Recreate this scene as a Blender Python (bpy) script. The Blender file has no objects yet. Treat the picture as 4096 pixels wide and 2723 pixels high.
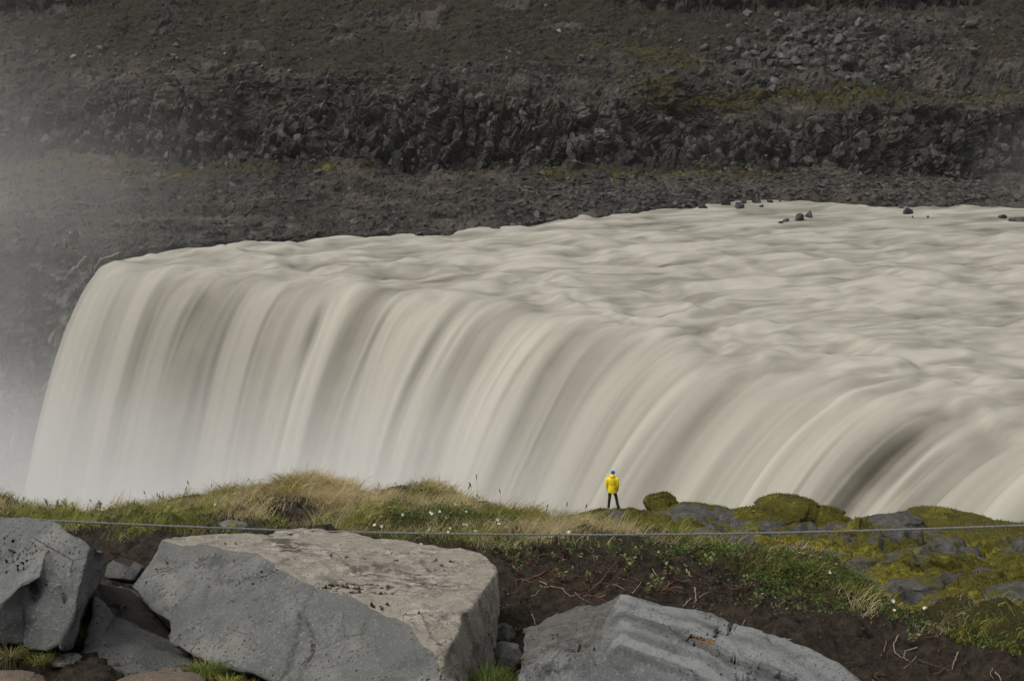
import bpy, bmesh, math, random
import numpy as np
from mathutils import Vector, Matrix, Euler

S = bpy.context.scene
COL = S.collection
rnd = random.Random(7)
RNG = np.random.default_rng(11)

# ------------------------------------------------------------------ camera, sky, sun, exposure
F = 1500.0
PITCH = math.atan(340.0 / F)
cam_d = bpy.data.cameras.new('camera')
cam = bpy.data.objects.new('camera', cam_d)
COL.objects.link(cam)
cam.location = (0, 0, 28)
cam.rotation_euler = (math.pi / 2 - PITCH, 0, 0)
cam_d.sensor_width = 36
cam_d.lens = 36 * F / 1024
cam_d.clip_start = 0.5
cam_d.clip_end = 3000
S.camera = cam

SUN_EL, SUN_AZ = math.radians(58), math.radians(245)      # azimuth clockwise from +y (away from the camera)
w = bpy.data.worlds.new('World')
S.world = w
w.use_nodes = True
nt = w.node_tree
nt.nodes.clear()
sky = nt.nodes.new('ShaderNodeTexSky')
sky.sky_type = 'NISHITA'
sky.sun_disc = False
sky.sun_elevation = SUN_EL
sky.sun_rotation = SUN_AZ
sky.dust_density = 6
sky.air_density = 1.0
hs = nt.nodes.new('ShaderNodeHueSaturation')
hs.inputs['Saturation'].default_value = 0.22
bg = nt.nodes.new('ShaderNodeBackground')
bg.inputs['Strength'].default_value = 0.14
out = nt.nodes.new('ShaderNodeOutputWorld')
nt.links.new(sky.outputs[0], hs.inputs['Color'])
nt.links.new(hs.outputs[0], bg.inputs[0])
nt.links.new(bg.outputs[0], out.inputs[0])

sd = bpy.data.lights.new('sun', 'SUN')
sd.energy = 1.1
sd.angle = math.radians(48)
sd.color = (1.0, 0.95, 0.86)
sun = bpy.data.objects.new('sun', sd)
COL.objects.link(sun)
sdir = Vector((math.sin(SUN_AZ) * math.cos(SUN_EL), math.cos(SUN_AZ) * math.cos(SUN_EL), math.sin(SUN_EL)))
sun.rotation_euler = sdir.to_track_quat('Z', 'Y').to_euler()
sun.location = (0, 0, 80)

S.view_settings.view_transform = 'Standard'
S.view_settings.look = 'None'
S.view_settings.gamma = 1
S.view_settings.exposure = -0.10
S.cycles.volume_step_rate = 4.0
S.cycles.volume_max_steps = 64
S.cycles.max_bounces = 6
S.cycles.volume_bounces = 2

# ------------------------------------------------------------------ pixel <-> point helpers (1024 x 680 px)
CP, SP = math.cos(PITCH), math.sin(PITCH)
def ray(u, v):
    u = np.asarray(u, float); v = np.asarray(v, float)
    return u - 512, F * CP - (v - 340) * SP, -F * SP - (v - 340) * CP
def aty(u, v, y):
    a, b, c = ray(u, v); k = y / b
    return np.stack(np.broadcast_arrays(a * k, b * k, 28 + c * k), -1)
def atz(u, v, z):
    a, b, c = ray(u, v); k = (z - 28) / c
    return np.stack(np.broadcast_arrays(a * k, b * k, 28 + c * k), -1)
def pix(P):
    P = np.asarray(P, float)
    y = P[..., 1]; z = P[..., 2] - 28
    d = y * CP - z * SP
    return 512 + F * P[..., 0] / d, 340 - F * (y * SP + z * CP) / d

# ------------------------------------------------------------------ noise
def _h(ix, iy, iz, s):
    n = (ix.astype(np.int64) * 374761393 + iy.astype(np.int64) * 668265263 + iz.astype(np.int64) * 2147483647 + s * 974711) & 0xFFFFFFFF
    n = ((n ^ (n >> 13)) * 1274126177) & 0xFFFFFFFF
    n = ((n ^ (n >> 15)) * 2246822519) & 0xFFFFFFFF
    n = n ^ (n >> 16)
    return (n & 0xFFFFFF) / float(0xFFFFFF)
def vnoise(p, s=0):
    i = np.floor(p); f = p - i; f = f * f * f * (f * (f * 6 - 15) + 10)
    ix, iy, iz = i[..., 0], i[..., 1], i[..., 2]
    r = 0
    for a in (0, 1):
        wa = f[..., 0] if a else 1 - f[..., 0]
        for b in (0, 1):
            wb = f[..., 1] if b else 1 - f[..., 1]
            for c in (0, 1):
                wc = f[..., 2] if c else 1 - f[..., 2]
                r = r + wa * wb * wc * _h(ix + a, iy + b, iz + c, s)
    return r * 2 - 1
ROT = np.array(Euler((0.6, 0.9, 0.4)).to_matrix())
def fbm(p, o=4, s=0, g=0.5):
    r = 0; a = 1; t = 0
    for k in range(o):
        r = r + a * vnoise(p, s + k * 17); t += a; a *= g
        p = (p @ ROT) * 2.03 + 3.1
    return r / t
def blocks(p, s=0, tilt=0.9):
    """angular broken-rock relief: every Voronoi cell gets its own offset and its own tilted plane. -> height, crack"""
    i = np.floor(p)
    d1 = np.full(p.shape[:-1], 9.0); d2 = d1.copy(); hh = np.zeros_like(d1)
    for a in (-1, 0, 1):
        for b in (-1, 0, 1):
            for c in (-1, 0, 1):
                jx, jy, jz = i[..., 0] + a, i[..., 1] + b, i[..., 2] + c
                r1, r2, r3 = _h(jx, jy, jz, s), _h(jx, jy, jz, s + 1), _h(jx, jy, jz, s + 2)
                dx = p[..., 0] - (jx + r1); dy = p[..., 1] - (jy + r2); dz = p[..., 2] - (jz + r3)
                d = dx * dx + dy * dy + dz * dz
                q1, q2, q3, q4 = (_h(jx, jy, jz, s + k) for k in (3, 4, 5, 6))
                h = (q4 - 0.5) + tilt * ((q1 - .5) * dx + (q2 - .5) * dy + (q3 - .5) * dz) * 2
                m = d < d1
                d2 = np.where(m, d1, np.minimum(d2, d))
                hh = np.where(m, h, hh); d1 = np.where(m, d, d1)
    return hh, np.sqrt(d2) - np.sqrt(d1)
def sstep(a, b, x):
    t = np.clip((x - a) / (b - a), 0, 1); return t * t * (3 - 2 * t)

# ------------------------------------------------------------------ objects
def tag(o, label=None, cat=None, group=None, kind=None):
    if label: o['label'] = label
    if cat: o['category'] = cat
    if group: o['group'] = group
    if kind: o['kind'] = kind
    return o
def link(name, me, mat=None, parent=None, loc=None):
    o = bpy.data.objects.new(name, me)
    COL.objects.link(o)
    if mat is not None and me is not None and len(me.materials) == 0: me.materials.append(mat)
    if parent: o.parent = parent
    if loc is not None: o.location = loc
    return o
def np_mesh(name, V, Fq, smooth=True, attrs=None, colors=None):
    """V (n,3); Fq (m,k) with one k for all faces"""
    me = bpy.data.meshes.new(name)
    V = np.ascontiguousarray(V, np.float32).reshape(-1, 3); Fq = np.ascontiguousarray(Fq, np.int32)
    m, k = Fq.shape
    me.vertices.add(len(V)); me.vertices.foreach_set('co', V.ravel())
    me.loops.add(m * k); me.loops.foreach_set('vertex_index', Fq.ravel())
    me.polygons.add(m); me.polygons.foreach_set('loop_start', np.arange(0, m * k, k, dtype=np.int32))
    me.polygons.foreach_set('use_smooth', np.full(m, smooth))
    me.update(calc_edges=True)
    for n_, a in (attrs or {}).items():
        at = me.attributes.new(n_, 'FLOAT', 'POINT'); at.data.foreach_set('value', np.ascontiguousarray(a, np.float32).ravel())
    for n_, a in (colors or {}).items():
        at = me.attributes.new(n_, 'FLOAT_COLOR', 'POINT')
        c = np.ones((len(V), 4), np.float32); c[:, :3] = np.asarray(a).reshape(-1, 3); at.data.foreach_set('color', c.ravel())
    me.validate()
    return me
def grid_faces(n, m, flip=False):
    i, j = np.meshgrid(np.arange(n - 1), np.arange(m - 1), indexing='ij')
    a = (i * m + j).ravel(); b = ((i + 1) * m + j).ravel(); c = b + 1; d = a + 1
    return np.stack([a, d, c, b] if flip else [a, b, c, d], -1)
def grid_normals(P):
    du = np.gradient(P, axis=0); dv = np.gradient(P, axis=1)
    n = np.cross(du, dv); return n / (np.linalg.norm(n, axis=-1, keepdims=True) + 1e-9)
def bm_obj(name, bm, mat, parent=None, smooth=True, loc=None):
    me = bpy.data.meshes.new(name); bm.to_mesh(me); bm.free()
    if smooth:
        me.polygons.foreach_set('use_smooth', [True] * len(me.polygons))
    return link(name, me, mat, parent, loc)
def empty(name, loc, rz=0.0):
    e = bpy.data.objects.new(name, None); e.empty_display_size = 0.1
    COL.objects.link(e); e.location = loc; e.rotation_euler = (0, 0, rz); return e
def copy_tree(o, parent=None):
    c = o.copy(); COL.objects.link(c); c.parent = parent
    for ch in list(o.children): copy_tree(ch, c)
    return c

# ------------------------------------------------------------------ materials
class NB:
    def __init__(s, name):
        s.m = bpy.data.materials.new(name); s.m.use_nodes = True; s.t = s.m.node_tree; s.t.nodes.clear()
        s.o = s.n('ShaderNodeOutputMaterial')
    def n(s, ty, **kw):
        x = s.t.nodes.new(ty)
        for k, v in kw.items(): setattr(x, k, v)
        return x
    def L(s, a, b): s.t.links.new(a, b)
    def put(s, sock, v):
        if isinstance(v, bpy.types.NodeSocket): s.L(v, sock)
        elif isinstance(v, (tuple, list)) and len(v) == 3 and sock.type == 'RGBA': sock.default_value = (*v, 1)
        else: sock.default_value = v
    def coord(s, scale=(1, 1, 1), rot=(0, 0, 0), src='Object'):
        c = s.n('ShaderNodeTexCoord'); mp = s.n('ShaderNodeMapping'); s.L(c.outputs[src], mp.inputs[0])
        mp.inputs['Scale'].default_value = scale; mp.inputs['Rotation'].default_value = rot
        return mp.outputs[0]
    def noise(s, vec, scale, detail=6, rough=.55, dist=0.0):
        x = s.n('ShaderNodeTexNoise'); s.L(vec, x.inputs['Vector']); x.inputs['Scale'].default_value = scale
        x.inputs['Detail'].default_value = detail; x.inputs['Roughness'].default_value = rough; x.inputs['Distortion'].default_value = dist
        return x.outputs['Fac']
    def vor(s, vec, scale, feature='F1', out='Distance'):
        x = s.n('ShaderNodeTexVoronoi', feature=feature); s.L(vec, x.inputs['Vector']); x.inputs['Scale'].default_value = scale
        return x.outputs[out]
    def rng(s, v, a, b, c=0.0, d=1.0, smooth=True):
        x = s.n('ShaderNodeMapRange'); x.interpolation_type = 'SMOOTHSTEP' if smooth else 'LINEAR'
        s.put(x.inputs['Value'], v)
        for k, q in zip(('From Min', 'From Max', 'To Min', 'To Max'), (a, b, c, d)): x.inputs[k].default_value = q
        return x.outputs[0]
    def mix(s, f, a, b, mode='MIX'):
        x = s.n('ShaderNodeMix', data_type='RGBA', blend_type=mode)
        s.put(x.inputs[0], f); s.put(x.inputs[6], a); s.put(x.inputs[7], b); return x.outputs[2]
    def math(s, op, a, b=0.0, c=0.0, clamp=False):
        x = s.n('ShaderNodeMath', operation=op, use_clamp=clamp)
        for k, q in enumerate((a, b, c)):
            s.put(x.inputs[k], q)
        return x.outputs[0]
    def attr(s, name, out='Fac'):
        x = s.n('ShaderNodeAttribute', attribute_name=name); return x.outputs[out]
    def bump(s, h, strength=.5, dist=.05, normal=None):
        x = s.n('ShaderNodeBump'); x.inputs['Strength'].default_value = strength; x.inputs['Distance'].default_value = dist
        s.L(h, x.inputs['Height'])
        if normal is not None: s.L(normal, x.inputs['Normal'])
        return x.outputs[0]
    def bsdf(s, color, rough=.9, normal=None, spec=.3, **kw):
        b = s.n('ShaderNodeBsdfPrincipled'); s.put(b.inputs['Base Color'], color); s.put(b.inputs['Roughness'], rough)
        s.put(b.inputs['Specular IOR Level'], spec)
        if normal is not None: s.L(normal, b.inputs['Normal'])
        for k, v in kw.items(): s.put(b.inputs[k.replace('_', ' ')], v)
        s.L(b.outputs[0], s.o.inputs[0]); return b
def plain(name, color, rough=.8, spec=.3, vary=0.15, scale=30):
    b = NB(name); c = b.coord(); n = b.noise(c, scale, 4)
    lo = tuple(x * (1 - vary) for x in color); hi = tuple(min(1, x * (1 + vary)) for x in color)
    b.bsdf(b.mix(n, lo, hi), rough, spec=spec); return b.m

# far rock: dark basalt, moss, scree
def far_rock_mat():
    b = NB('basalt_hillside'); c = b.coord()
    n1 = b.noise(c, .12, 5); n2 = b.noise(c, .9, 6, .65); n3 = b.noise(c, 4.0, 5, .7)
    rock = b.mix(b.rng(n2, .3, .7), (.014, .0125, .010), (.050, .0445, .037))
    rock = b.mix(b.rng(n1, .45, .7), rock, (.085, .073, .058))
    rock = b.mix(b.rng(b.attr('pale'), .3, .75), rock, (.19, .182, .165))
    rock = b.mix(b.rng(n3, .62, .85, 0, .6), rock, (.19, .18, .17))
    scree = b.mix(b.rng(n2, .35, .7), (.013, .0105, .006), (.034, .0275, .015))
    scree = b.mix(b.rng(n3, .66, .82, 0, .8), scree, (.12, .11, .09))
    col = b.mix(b.rng(b.math('ADD', b.attr('scree'), b.math('MULTIPLY', b.math('SUBTRACT', n2, .5), .9)), .4, .6), rock, scree)
    moss = b.mix(b.rng(n3, .3, .7), (.024, .020, .006), (.060, .050, .009))
    moss = b.mix(b.rng(b.attr('bright'), .4, .8), moss, (.085, .085, .012))
    mf = b.math('ADD', b.attr('moss'), b.math('MULTIPLY', b.math('SUBTRACT', n2, .5), 1.1))
    col = b.mix(b.rng(mf, .5, .66), col, moss)
    h = b.math('ADD', b.math('MULTIPLY', n2, .7), b.math('MULTIPLY', n3, .3))
    b.bsdf(col, .85, b.bump(h, .9, .5), .25)
    return b.m
M_far = far_rock_mat()

def loose_rock_mat(name, lo, hi, tone=False):
    b = NB(name); c = b.coord(); oi = b.n('ShaderNodeObjectInfo')
    n2 = b.noise(c, 2.0, 6, .65)
    col = b.mix(b.rng(n2, .3, .7), lo, hi)
    br = b.math('ADD', .5, b.math('MULTIPLY', b.attr('tone') if tone else oi.outputs['Random'], 1.0))
    mx = b.n('ShaderNodeVectorMath', operation='SCALE'); b.L(col, mx.inputs[0]); b.L(br, mx.inputs['Scale'])
    b.bsdf(mx.outputs[0], .85, b.bump(n2, .6, .1), .3); return b.m
M_talus = loose_rock_mat('talus_rock', (.026, .025, .023), (.098, .092, .084))
M_rubble = loose_rock_mat('broken_basalt', (.022, .020, .0175), (.075, .069, .062), True)
M_talus_pale = loose_rock_mat('pale_talus_rock', (.10, .093, .078), (.19, .175, .145))
M_wet = loose_rock_mat('wet_river_rock', (.018, .018, .02), (.07, .068, .07))

def water_mat():
    b = NB('silty_white_water')
    foam = b.attr('foam')
    c = b.coord()
    n = b.noise(c, .25, 4)
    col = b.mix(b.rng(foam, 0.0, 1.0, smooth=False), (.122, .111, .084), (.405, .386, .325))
    col = b.mix(b.rng(n, .4, .7, 0, .25), col, (.34, .32, .263))
    b.bsdf(col, .75, None, .25)
    return b.m
M_water = water_mat()

def fore_rock_mat(name, fresh_lo, fresh_hi, wea_lo, wea_hi, scale=1.0, band=None, dark=None):
    b = NB(name); c = b.coord((scale, scale, scale))
    n0 = b.noise(c, 1.1, 4, .6, 1.0); n1 = b.noise(c, 3.2, 7, .65); n2 = b.noise(c, 14, 8, .75); n3 = b.noise(c, 70, 4, .8); n4 = b.noise(c, 180, 2, .7)
    pits = b.vor(c, 17); pn = b.noise(c, 6, 3)
    fresh = b.mix(b.rng(n1, .3, .7), fresh_lo, fresh_hi)
    fresh = b.mix(b.rng(n2, .42, .66, 0, .6), fresh, tuple(x * .55 for x in fresh_lo))
    fresh = b.mix(b.rng(n3, .54, .66, 0, .75), fresh, tuple(min(1, x * 1.45) for x in fresh_hi))
    fresh = b.mix(b.rng(n0, .42, .62, 0, .55), fresh, b.mix(n2, tuple(x * .62 for x in fresh_lo), tuple(x * .95 for x in fresh_hi)))
    fresh = b.mix(b.math('MULTIPLY', b.rng(n1, .52, .68), b.rng(n2, .4, .6, .3, .8)), fresh, tuple(x * k for x, k in zip(fresh_hi, (1.08, 1.0, .86))))
    vein = b.rng(b.vor(b.coord((1, 1, 1.7), (.3, .5, 0)), 1.7, 'DISTANCE_TO_EDGE'), .012, .0)
    fresh = b.mix(b.math('MULTIPLY', vein, b.rng(n1, .45, .6, 0, .7)), fresh, (.04, .037, .033))
    if band:
        bv = b.math('ADD', b.attr('band'), b.math('MULTIPLY', b.math('SUBTRACT', n1, .5), .5))
        fresh = b.mix(b.rng(bv, .45, .75, 0, .8), fresh, b.mix(n2, tuple(x * 1.0 for x in fresh_hi), tuple(x * 1.6 for x in fresh_hi)))
        fresh = b.mix(b.rng(bv, .35, .05, 0, .6), fresh, tuple(x * .6 for x in fresh_lo))
        fresh = b.mix(b.rng(b.attr('rust'), .3, .9, 0, .9), fresh, (.26, .17, .075))
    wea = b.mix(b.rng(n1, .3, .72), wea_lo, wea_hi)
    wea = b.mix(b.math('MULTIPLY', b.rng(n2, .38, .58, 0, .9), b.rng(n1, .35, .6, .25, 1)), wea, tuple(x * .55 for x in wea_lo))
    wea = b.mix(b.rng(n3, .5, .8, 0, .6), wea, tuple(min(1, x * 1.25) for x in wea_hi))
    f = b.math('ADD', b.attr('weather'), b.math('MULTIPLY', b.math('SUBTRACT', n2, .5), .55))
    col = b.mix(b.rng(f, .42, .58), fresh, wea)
    col = b.mix(b.rng(b.math('MULTIPLY', b.attr('stain_shade'), b.rng(n2, .36, .6)), .08, .6, 0, .8), col, (.06, .054, .044))
    pit = b.math('MULTIPLY', b.rng(pits, .13, .05), b.rng(pn, .56, .66))
    pit2 = b.math('MULTIPLY', b.rng(b.vor(c, 48), .24, .12), b.rng(n1, .44, .56))
    pit = b.math('MAXIMUM', pit, pit2)
    col = b.mix(b.math('MULTIPLY', pit, .8), col, (.03, .028, .026))
    h = b.math('ADD', b.math('MULTIPLY', n2, 1.0), b.math('MULTIPLY', n3, .45)); h = b.math('ADD', h, b.math('MULTIPLY', n4, .15))
    h = b.math('SUBTRACT', h, b.math('MULTIPLY', pit, .8))
    b.bsdf(col, .88, b.bump(h, 1.0, .04), .25)
    return b.m
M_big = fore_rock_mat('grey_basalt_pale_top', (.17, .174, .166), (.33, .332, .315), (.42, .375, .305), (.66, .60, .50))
M_left = fore_rock_mat('blue_grey_basalt', (.18, .186, .18), (.32, .325, .31), (.2, .19, .165), (.27, .255, .22))
M_mid = fore_rock_mat('dark_grey_basalt', (.125, .128, .123), (.21, .21, .20), (.05, .042, .035), (.085, .07, .055))
M_right = fore_rock_mat('banded_grey_basalt', (.17, .175, .172), (.29, .295, .287), (.165, .16, .145), (.25, .24, .215), band=(1.6, -14))
M_tan = fore_rock_mat('tan_stone', (.17, .13, .09), (.30, .25, .18), (.2, .16, .12), (.34, .28, .2))
M_lichen = fore_rock_mat('lichen_stone', (.06, .055, .045), (.12, .11, .10), (.35, .35, .32), (.5, .5, .46), 2.0)

def soil_mat():
    b = NB('dark_earth'); c = b.coord()
    n1 = b.noise(c, 1.6, 6, .6); n2 = b.noise(c, 16, 8, .75); n3 = b.noise(c, 90, 4, .7)
    col = b.mix(b.rng(n2, .3, .7), (.018, .0135, .0095), (.074, .058, .042))
    col = b.mix(b.rng(n1, .5, .75, 0, .5), col, (.065, .05, .036))
    col = b.mix(b.rng(n3, .68, .8, 0, .7), col, (.14, .12, .10))
    mf = b.math('ADD', b.attr('turf'), b.math('MULTIPLY', b.math('SUBTRACT', n2, .5), .8))
    turf = b.mix(b.rng(n3, .35, .7), (.035, .035, .010), (.085, .075, .028))
    col = b.mix(b.rng(mf, .45, .65), col, turf)
    b.bsdf(col, .95, b.bump(b.math('ADD', n2, b.math('MULTIPLY', n3, .4)), 1.0, .04), .15)
    return b.m
M_soil = soil_mat()

def ledge_mat():
    b = NB('mossy_ledge_rock'); c = b.coord()
    n4 = b.noise(c, 6, 5, .7)
    n1 = b.noise(c, .7, 5); n2 = b.noise(c, 3.5, 7, .7); n3 = b.noise(c, 16, 5, .75)
    rock = b.mix(b.rng(n2, .3, .7), (.037, .035, .031), (.115, .109, .099))
    rock = b.mix(b.rng(n3, .55, .8, 0, .5), rock, (.165, .158, .145))
    moss = b.mix(b.rng(n2, .3, .7), (.026, .025, .005), (.095, .085, .011))
    moss = b.mix(b.rng(n3, .42, .7, 0, .7), moss, (.15, .135, .024))
    moss = b.mix(b.rng(b.math('MULTIPLY', b.attr('bright'), b.rng(n4, .35, .65)), .2, .9, 0, .8), moss, (.20, .175, .018))
    mf = b.math('ADD', b.attr('moss'), b.math('MULTIPLY', b.math('SUBTRACT', n2, .5), .5))
    f = b.rng(mf, .46, .58)
    col = b.mix(f, rock, moss)
    h = b.math('ADD', b.math('MULTIPLY', n2, .6), b.math('MULTIPLY', n3, .5))
    b.bsdf(col, .92, b.bump(h, .9, .12), .2)
    return b.m
M_ledge = ledge_mat()

def vcol_mat(name, rough=.75, trans=.35):
    b = NB(name); c = b.attr('Col', 'Color')
    d = b.bsdf(c, rough, None, .2)
    t = b.n('ShaderNodeBsdfTranslucent'); b.L(c, t.inputs[0])
    mx = b.n('ShaderNodeMixShader'); mx.inputs[0].default_value = trans
    b.L(d.outputs[0], mx.inputs[1]); b.L(t.outputs[0], mx.inputs[2]); b.L(mx.outputs[0], b.o.inputs[0]); return b.m
M_blade = vcol_mat('grass_blades')

# ------------------------------------------------------------------ far side: gorge wall, shelf, cliff, terrace, hillside
def interp(u, pts):
    a = np.array(pts, float); return np.interp(u, a[:, 0], a[:, 1])
def resample(rows, counts):
    """rows: list of (n,3); counts[k] = segments between row k and k+1"""
    out = []
    for k, c in enumerate(counts):
        t = np.linspace(0, 1, c, endpoint=False)[None, :, None]
        out.append(rows[k][:, None, :] * (1 - t) + rows[k + 1][:, None, :] * t)
    out.append(rows[-1][:, None, :]); return np.concatenate(out, 1)
def blur_rows(P, k=3, it=2):
    for _ in range(it):
        Q = P.copy(); Q[:, 1:-1] = (P[:, :-2] + P[:, 1:-1] * 2 + P[:, 2:]) / 4; P = Q
    return P

SHORE = [(-300, 246), (-60, 248), (0, 249), (60, 251), (105, 255), (118, 254), (130, 250), (180, 243), (260, 237), (340, 233), (420, 232), (450, 231), (500, 226), (540, 220),
         (600, 214), (690, 206), (720, 201), (760, 199.5), (800, 198), (850, 203), (900, 204.5), (1024, 206), (1400, 206)]
uu = np.linspace(-260, 1290, 980)
n_u = len(uu)
zz = np.zeros(n_u)
sv = interp(uu, SHORE) + 1.6 * np.interp(uu, np.arange(-260, 1300, 14), RNG.uniform(-1, 1, 112))
K1 = atz(uu, sv, 0.15)
wall = sstep(150, 118, uu)                          # left of the fall the shelf breaks off into the gorge
K0 = K1.copy(); K0[:, 2] = -3 - 45 * wall; K0[:, 1] -= 2.5
jit = lambda a, l, s_: a * fbm(np.stack([uu / l, uu * 0, uu * 0 + s_], -1), 4, int(s_))
footv = jit(11, 70, 1) + interp(uu, [(-260, 150), (0, 152), (150, 160), (300, 168), (450, 166), (600, 170), (750, 172), (900, 175), (1290, 178)])
K3 = aty(uu, footv, 233 + 2.5 * np.sin(uu * .021))
K2 = K1 * .45 + K3 * .55; K2[:, 2] -= .3 * (1 - wall)
K2b = K1 * .93 + K3 * .07; K2b[:, 2] += .55
topv = jit(20, 55, 2) + interp(uu, [(-260, 112), (0, 112), (60, 108), (110, 90), (170, 84), (215, 108), (250, 118), (300, 115), (350, 112), (400, 92), (440, 84), (500, 92), (600, 98),
                   (640, 112), (700, 128), (740, 126), (780, 118), (840, 116), (920, 112), (1024, 116), (1290, 116)])
but = 3.0 * fbm(np.stack([uu * .022, uu * 0, uu * 0], -1), 3, 5)
cd = interp(uu, [(-260, 9), (60, 8), (170, 9), (250, 11), (350, 12), (430, 6), (620, 5), (700, 14), (770, 6), (1290, 5)])
K4 = aty(uu, topv, K3[:, 1] + cd + but)
K3[:, 1] += but * .7
tv = jit(16, 80, 3) + interp(uu, [(-260, 85), (0, 82), (120, 66), (200, 68), (300, 78), (420, 70), (520, 70), (600, 74), (700, 84), (850, 87), (1290, 88)])
K5 = aty(uu, tv, 254 + 2 * np.sin(uu * .013 + 1))
K6 = aty(uu, 42 + jit(14, 90, 4), 271.0)
K7 = aty(uu, interp(uu, [(-260, 12), (0, 10), (60, 6), (110, 3), (200, -2), (560, 1), (610, 4), (700, 7), (960, 7), (990, 2), (1290, 2)]), 287.0)
upc = np.clip(sstep(590, 640, uu) * sstep(1010, 960, uu) + sstep(130, 60, uu), 0, 1)
K8 = K7 + np.stack([uu * 0, 1.5 + 9 * (1 - upc), 5.5 + uu * 0], -1)
K9 = K8 + np.array([0, 16, 5.0])
rows = [K0, K1, K2b, K2, K3, K4, K5, K6, K7, K8, K9]
P = resample(rows, [120, 12, 96, 96, 64, 66, 60, 60, 22, 24])
P = blur_rows(P, it=3)
n, m = P.shape[:2]
pu, pv = pix(P)
N = grid_normals(P)
if N[..., 2].mean() < 0: N = -N; FL = True
else: FL = False
rowt = np.linspace(0, 1, m)[None, :].repeat(n, 0)
_i = np.arange(m); ridx = np.where(_i < 120, _i * .3, _i - 84.0)[None, :].repeat(n, 0)
q = P + 1.2 * np.stack([fbm(P * .15, 3, 31), fbm(P * .15, 3, 32), fbm(P * .15, 3, 33)], -1)
flat = np.array([1, 1, 1.9])
up_, cp_ = blocks(q * np.array([1, 1, .5]) / 2.6, 102, 1.0); ub_, cb_ = blocks(q * np.array([1, 1, .6]) / 1.25, 103, 1.0)
b1, c1 = blocks(q * flat / 4.2, 101, 1.0)
b2, c2 = blocks(q * flat / 1.7 + 9, 131, 1.1)
b3, c3 = blocks(q * flat / .75 + 5, 161, 1.1)
cliffm = sstep(230, 250, ridx) * sstep(318, 296, ridx)
cliffm = np.maximum(cliffm, sstep(40, 20, ridx) * wall[:, None])
upm = sstep(480, 492, ridx) * upc[:, None]
cliffm = np.maximum(cliffm, upm)
wob = 26 * fbm(P * .09, 4, 96) + 10 * fbm(P * .4, 3, 97)
screem = sstep(362, 386, ridx + wob) * (1 - upm)
screem *= 1 - .95 * sstep(1.15, .7, ((pu - 850 + 2.2 * wob) / 140) ** 2 + ((pv - 56 + .5 * wob) / 46) ** 2)
screem *= 1 - .85 * sstep(.02, .25, fbm(P * .13, 4, 98) - .1 + .2 * sstep(35, 70, pv))
screem *= 1 - .5 * sstep(200, 130, pu) * sstep(45, 55, pv)
bench = sstep(238, 205, ridx) * sstep(24, 40, ridx)
b1 = b1 * (1 - cliffm) + up_ * cliffm; c1 = c1 * (1 - cliffm) + cp_ * cliffm; b2 = b2 * (1 - cliffm) + ub_ * cliffm; c2 = c2 * (1 - cliffm) + cb_ * cliffm
amp = .62 + .12 * cliffm - .36 * screem - .12 * bench
crack = (sstep(.16, 0, c1) * .8 + sstep(.16, 0, c2) * .4) * (.25 + cliffm)
D = amp * (b1 * 1.5 * (.35 + cliffm + .55 * (1 - bench) * (1 - screem * .8)) + b2 * .75 + b3 * .36) - crack + 2.0 * fbm(P * .075, 4, 77) * (1 - bench * .8)
# columns on the cliff: vertical ribs
rib = fbm(np.stack([P[..., 0] * .75 + .12 * P[..., 2], P[..., 1] * .3, P[..., 2] * .12], -1), 3, 55)
D += cliffm * rib * .6
shore_fade = sstep(28, 60, ridx) * (1 - wall[:, None]) + wall[:, None]
D *= .35 + .65 * shore_fade
D += wall[:, None] * sstep(36, 30, ridx) * (1.6 * fbm(P * .22, 3, 56) + .5 * blocks(P / np.array([.9, .9, 1.6]), 57, 1.1)[0])
Pf = P + N * D[..., None]
Nf = grid_normals(Pf); Nf = -Nf if FL else Nf
upf = np.clip(Nf[..., 2], 0, 1)
nz = fbm(P * .16, 4, 91); nz2 = fbm(P * .45, 3, 92)
lf = fbm(P * .035, 3, 95)
band = np.exp(-((pv - 166 - 14 * lf + 9 * nz) / 12) ** 2) * sstep(-80, 120, pu)
band2 = np.exp(-((pv - 91 - 12 * lf + 4 * nz) / 5) ** 2) * sstep(640, 760, pu)
band3 = np.exp(-((pv - 104) / 9) ** 2) * sstep(620, 700, pu)
moss = .20 + .34 * nz + .3 * lf + .20 * sstep(.55, .9, upf) + .20 * band + .42 * band2 + .25 * band3 - .42 * cliffm - .55 * bench * sstep(182, 195, pv) - .02 * screem
bright = 0 * pu
for bu, bv, bw, bh in [(176, 175, 7, 3), (325, 168, 9, 3), (465, 163, 7, 4), (470, 171, 8, 3), (545, 173, 10, 3), (583, 168, 10, 3), (655, 168, 9, 4), (680, 172, 8, 3), (622, 176, 14, 3), (796, 174, 10, 3), (845, 178, 6, 3), (915, 165, 10, 8), (925, 182, 12, 4), (130, 150, 18, 4), (40, 146, 20, 3)]:
    bright = np.maximum(bright, np.exp(-((pu - bu) / bw) ** 2 - ((pv - bv) / bh) ** 2))
bright = bright * sstep(-.3, .15, nz2)
moss = moss + bright * .5
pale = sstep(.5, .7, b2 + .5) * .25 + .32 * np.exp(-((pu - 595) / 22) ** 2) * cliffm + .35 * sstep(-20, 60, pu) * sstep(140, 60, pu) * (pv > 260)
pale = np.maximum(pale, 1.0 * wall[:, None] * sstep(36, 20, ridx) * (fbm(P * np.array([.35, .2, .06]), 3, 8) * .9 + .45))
FAR = Pf
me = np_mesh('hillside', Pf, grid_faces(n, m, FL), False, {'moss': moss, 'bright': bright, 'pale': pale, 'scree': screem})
tag(link('hillside', me, M_far), kind='structure')
FARu, FARv, FARn = pu, pv, Nf

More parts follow.
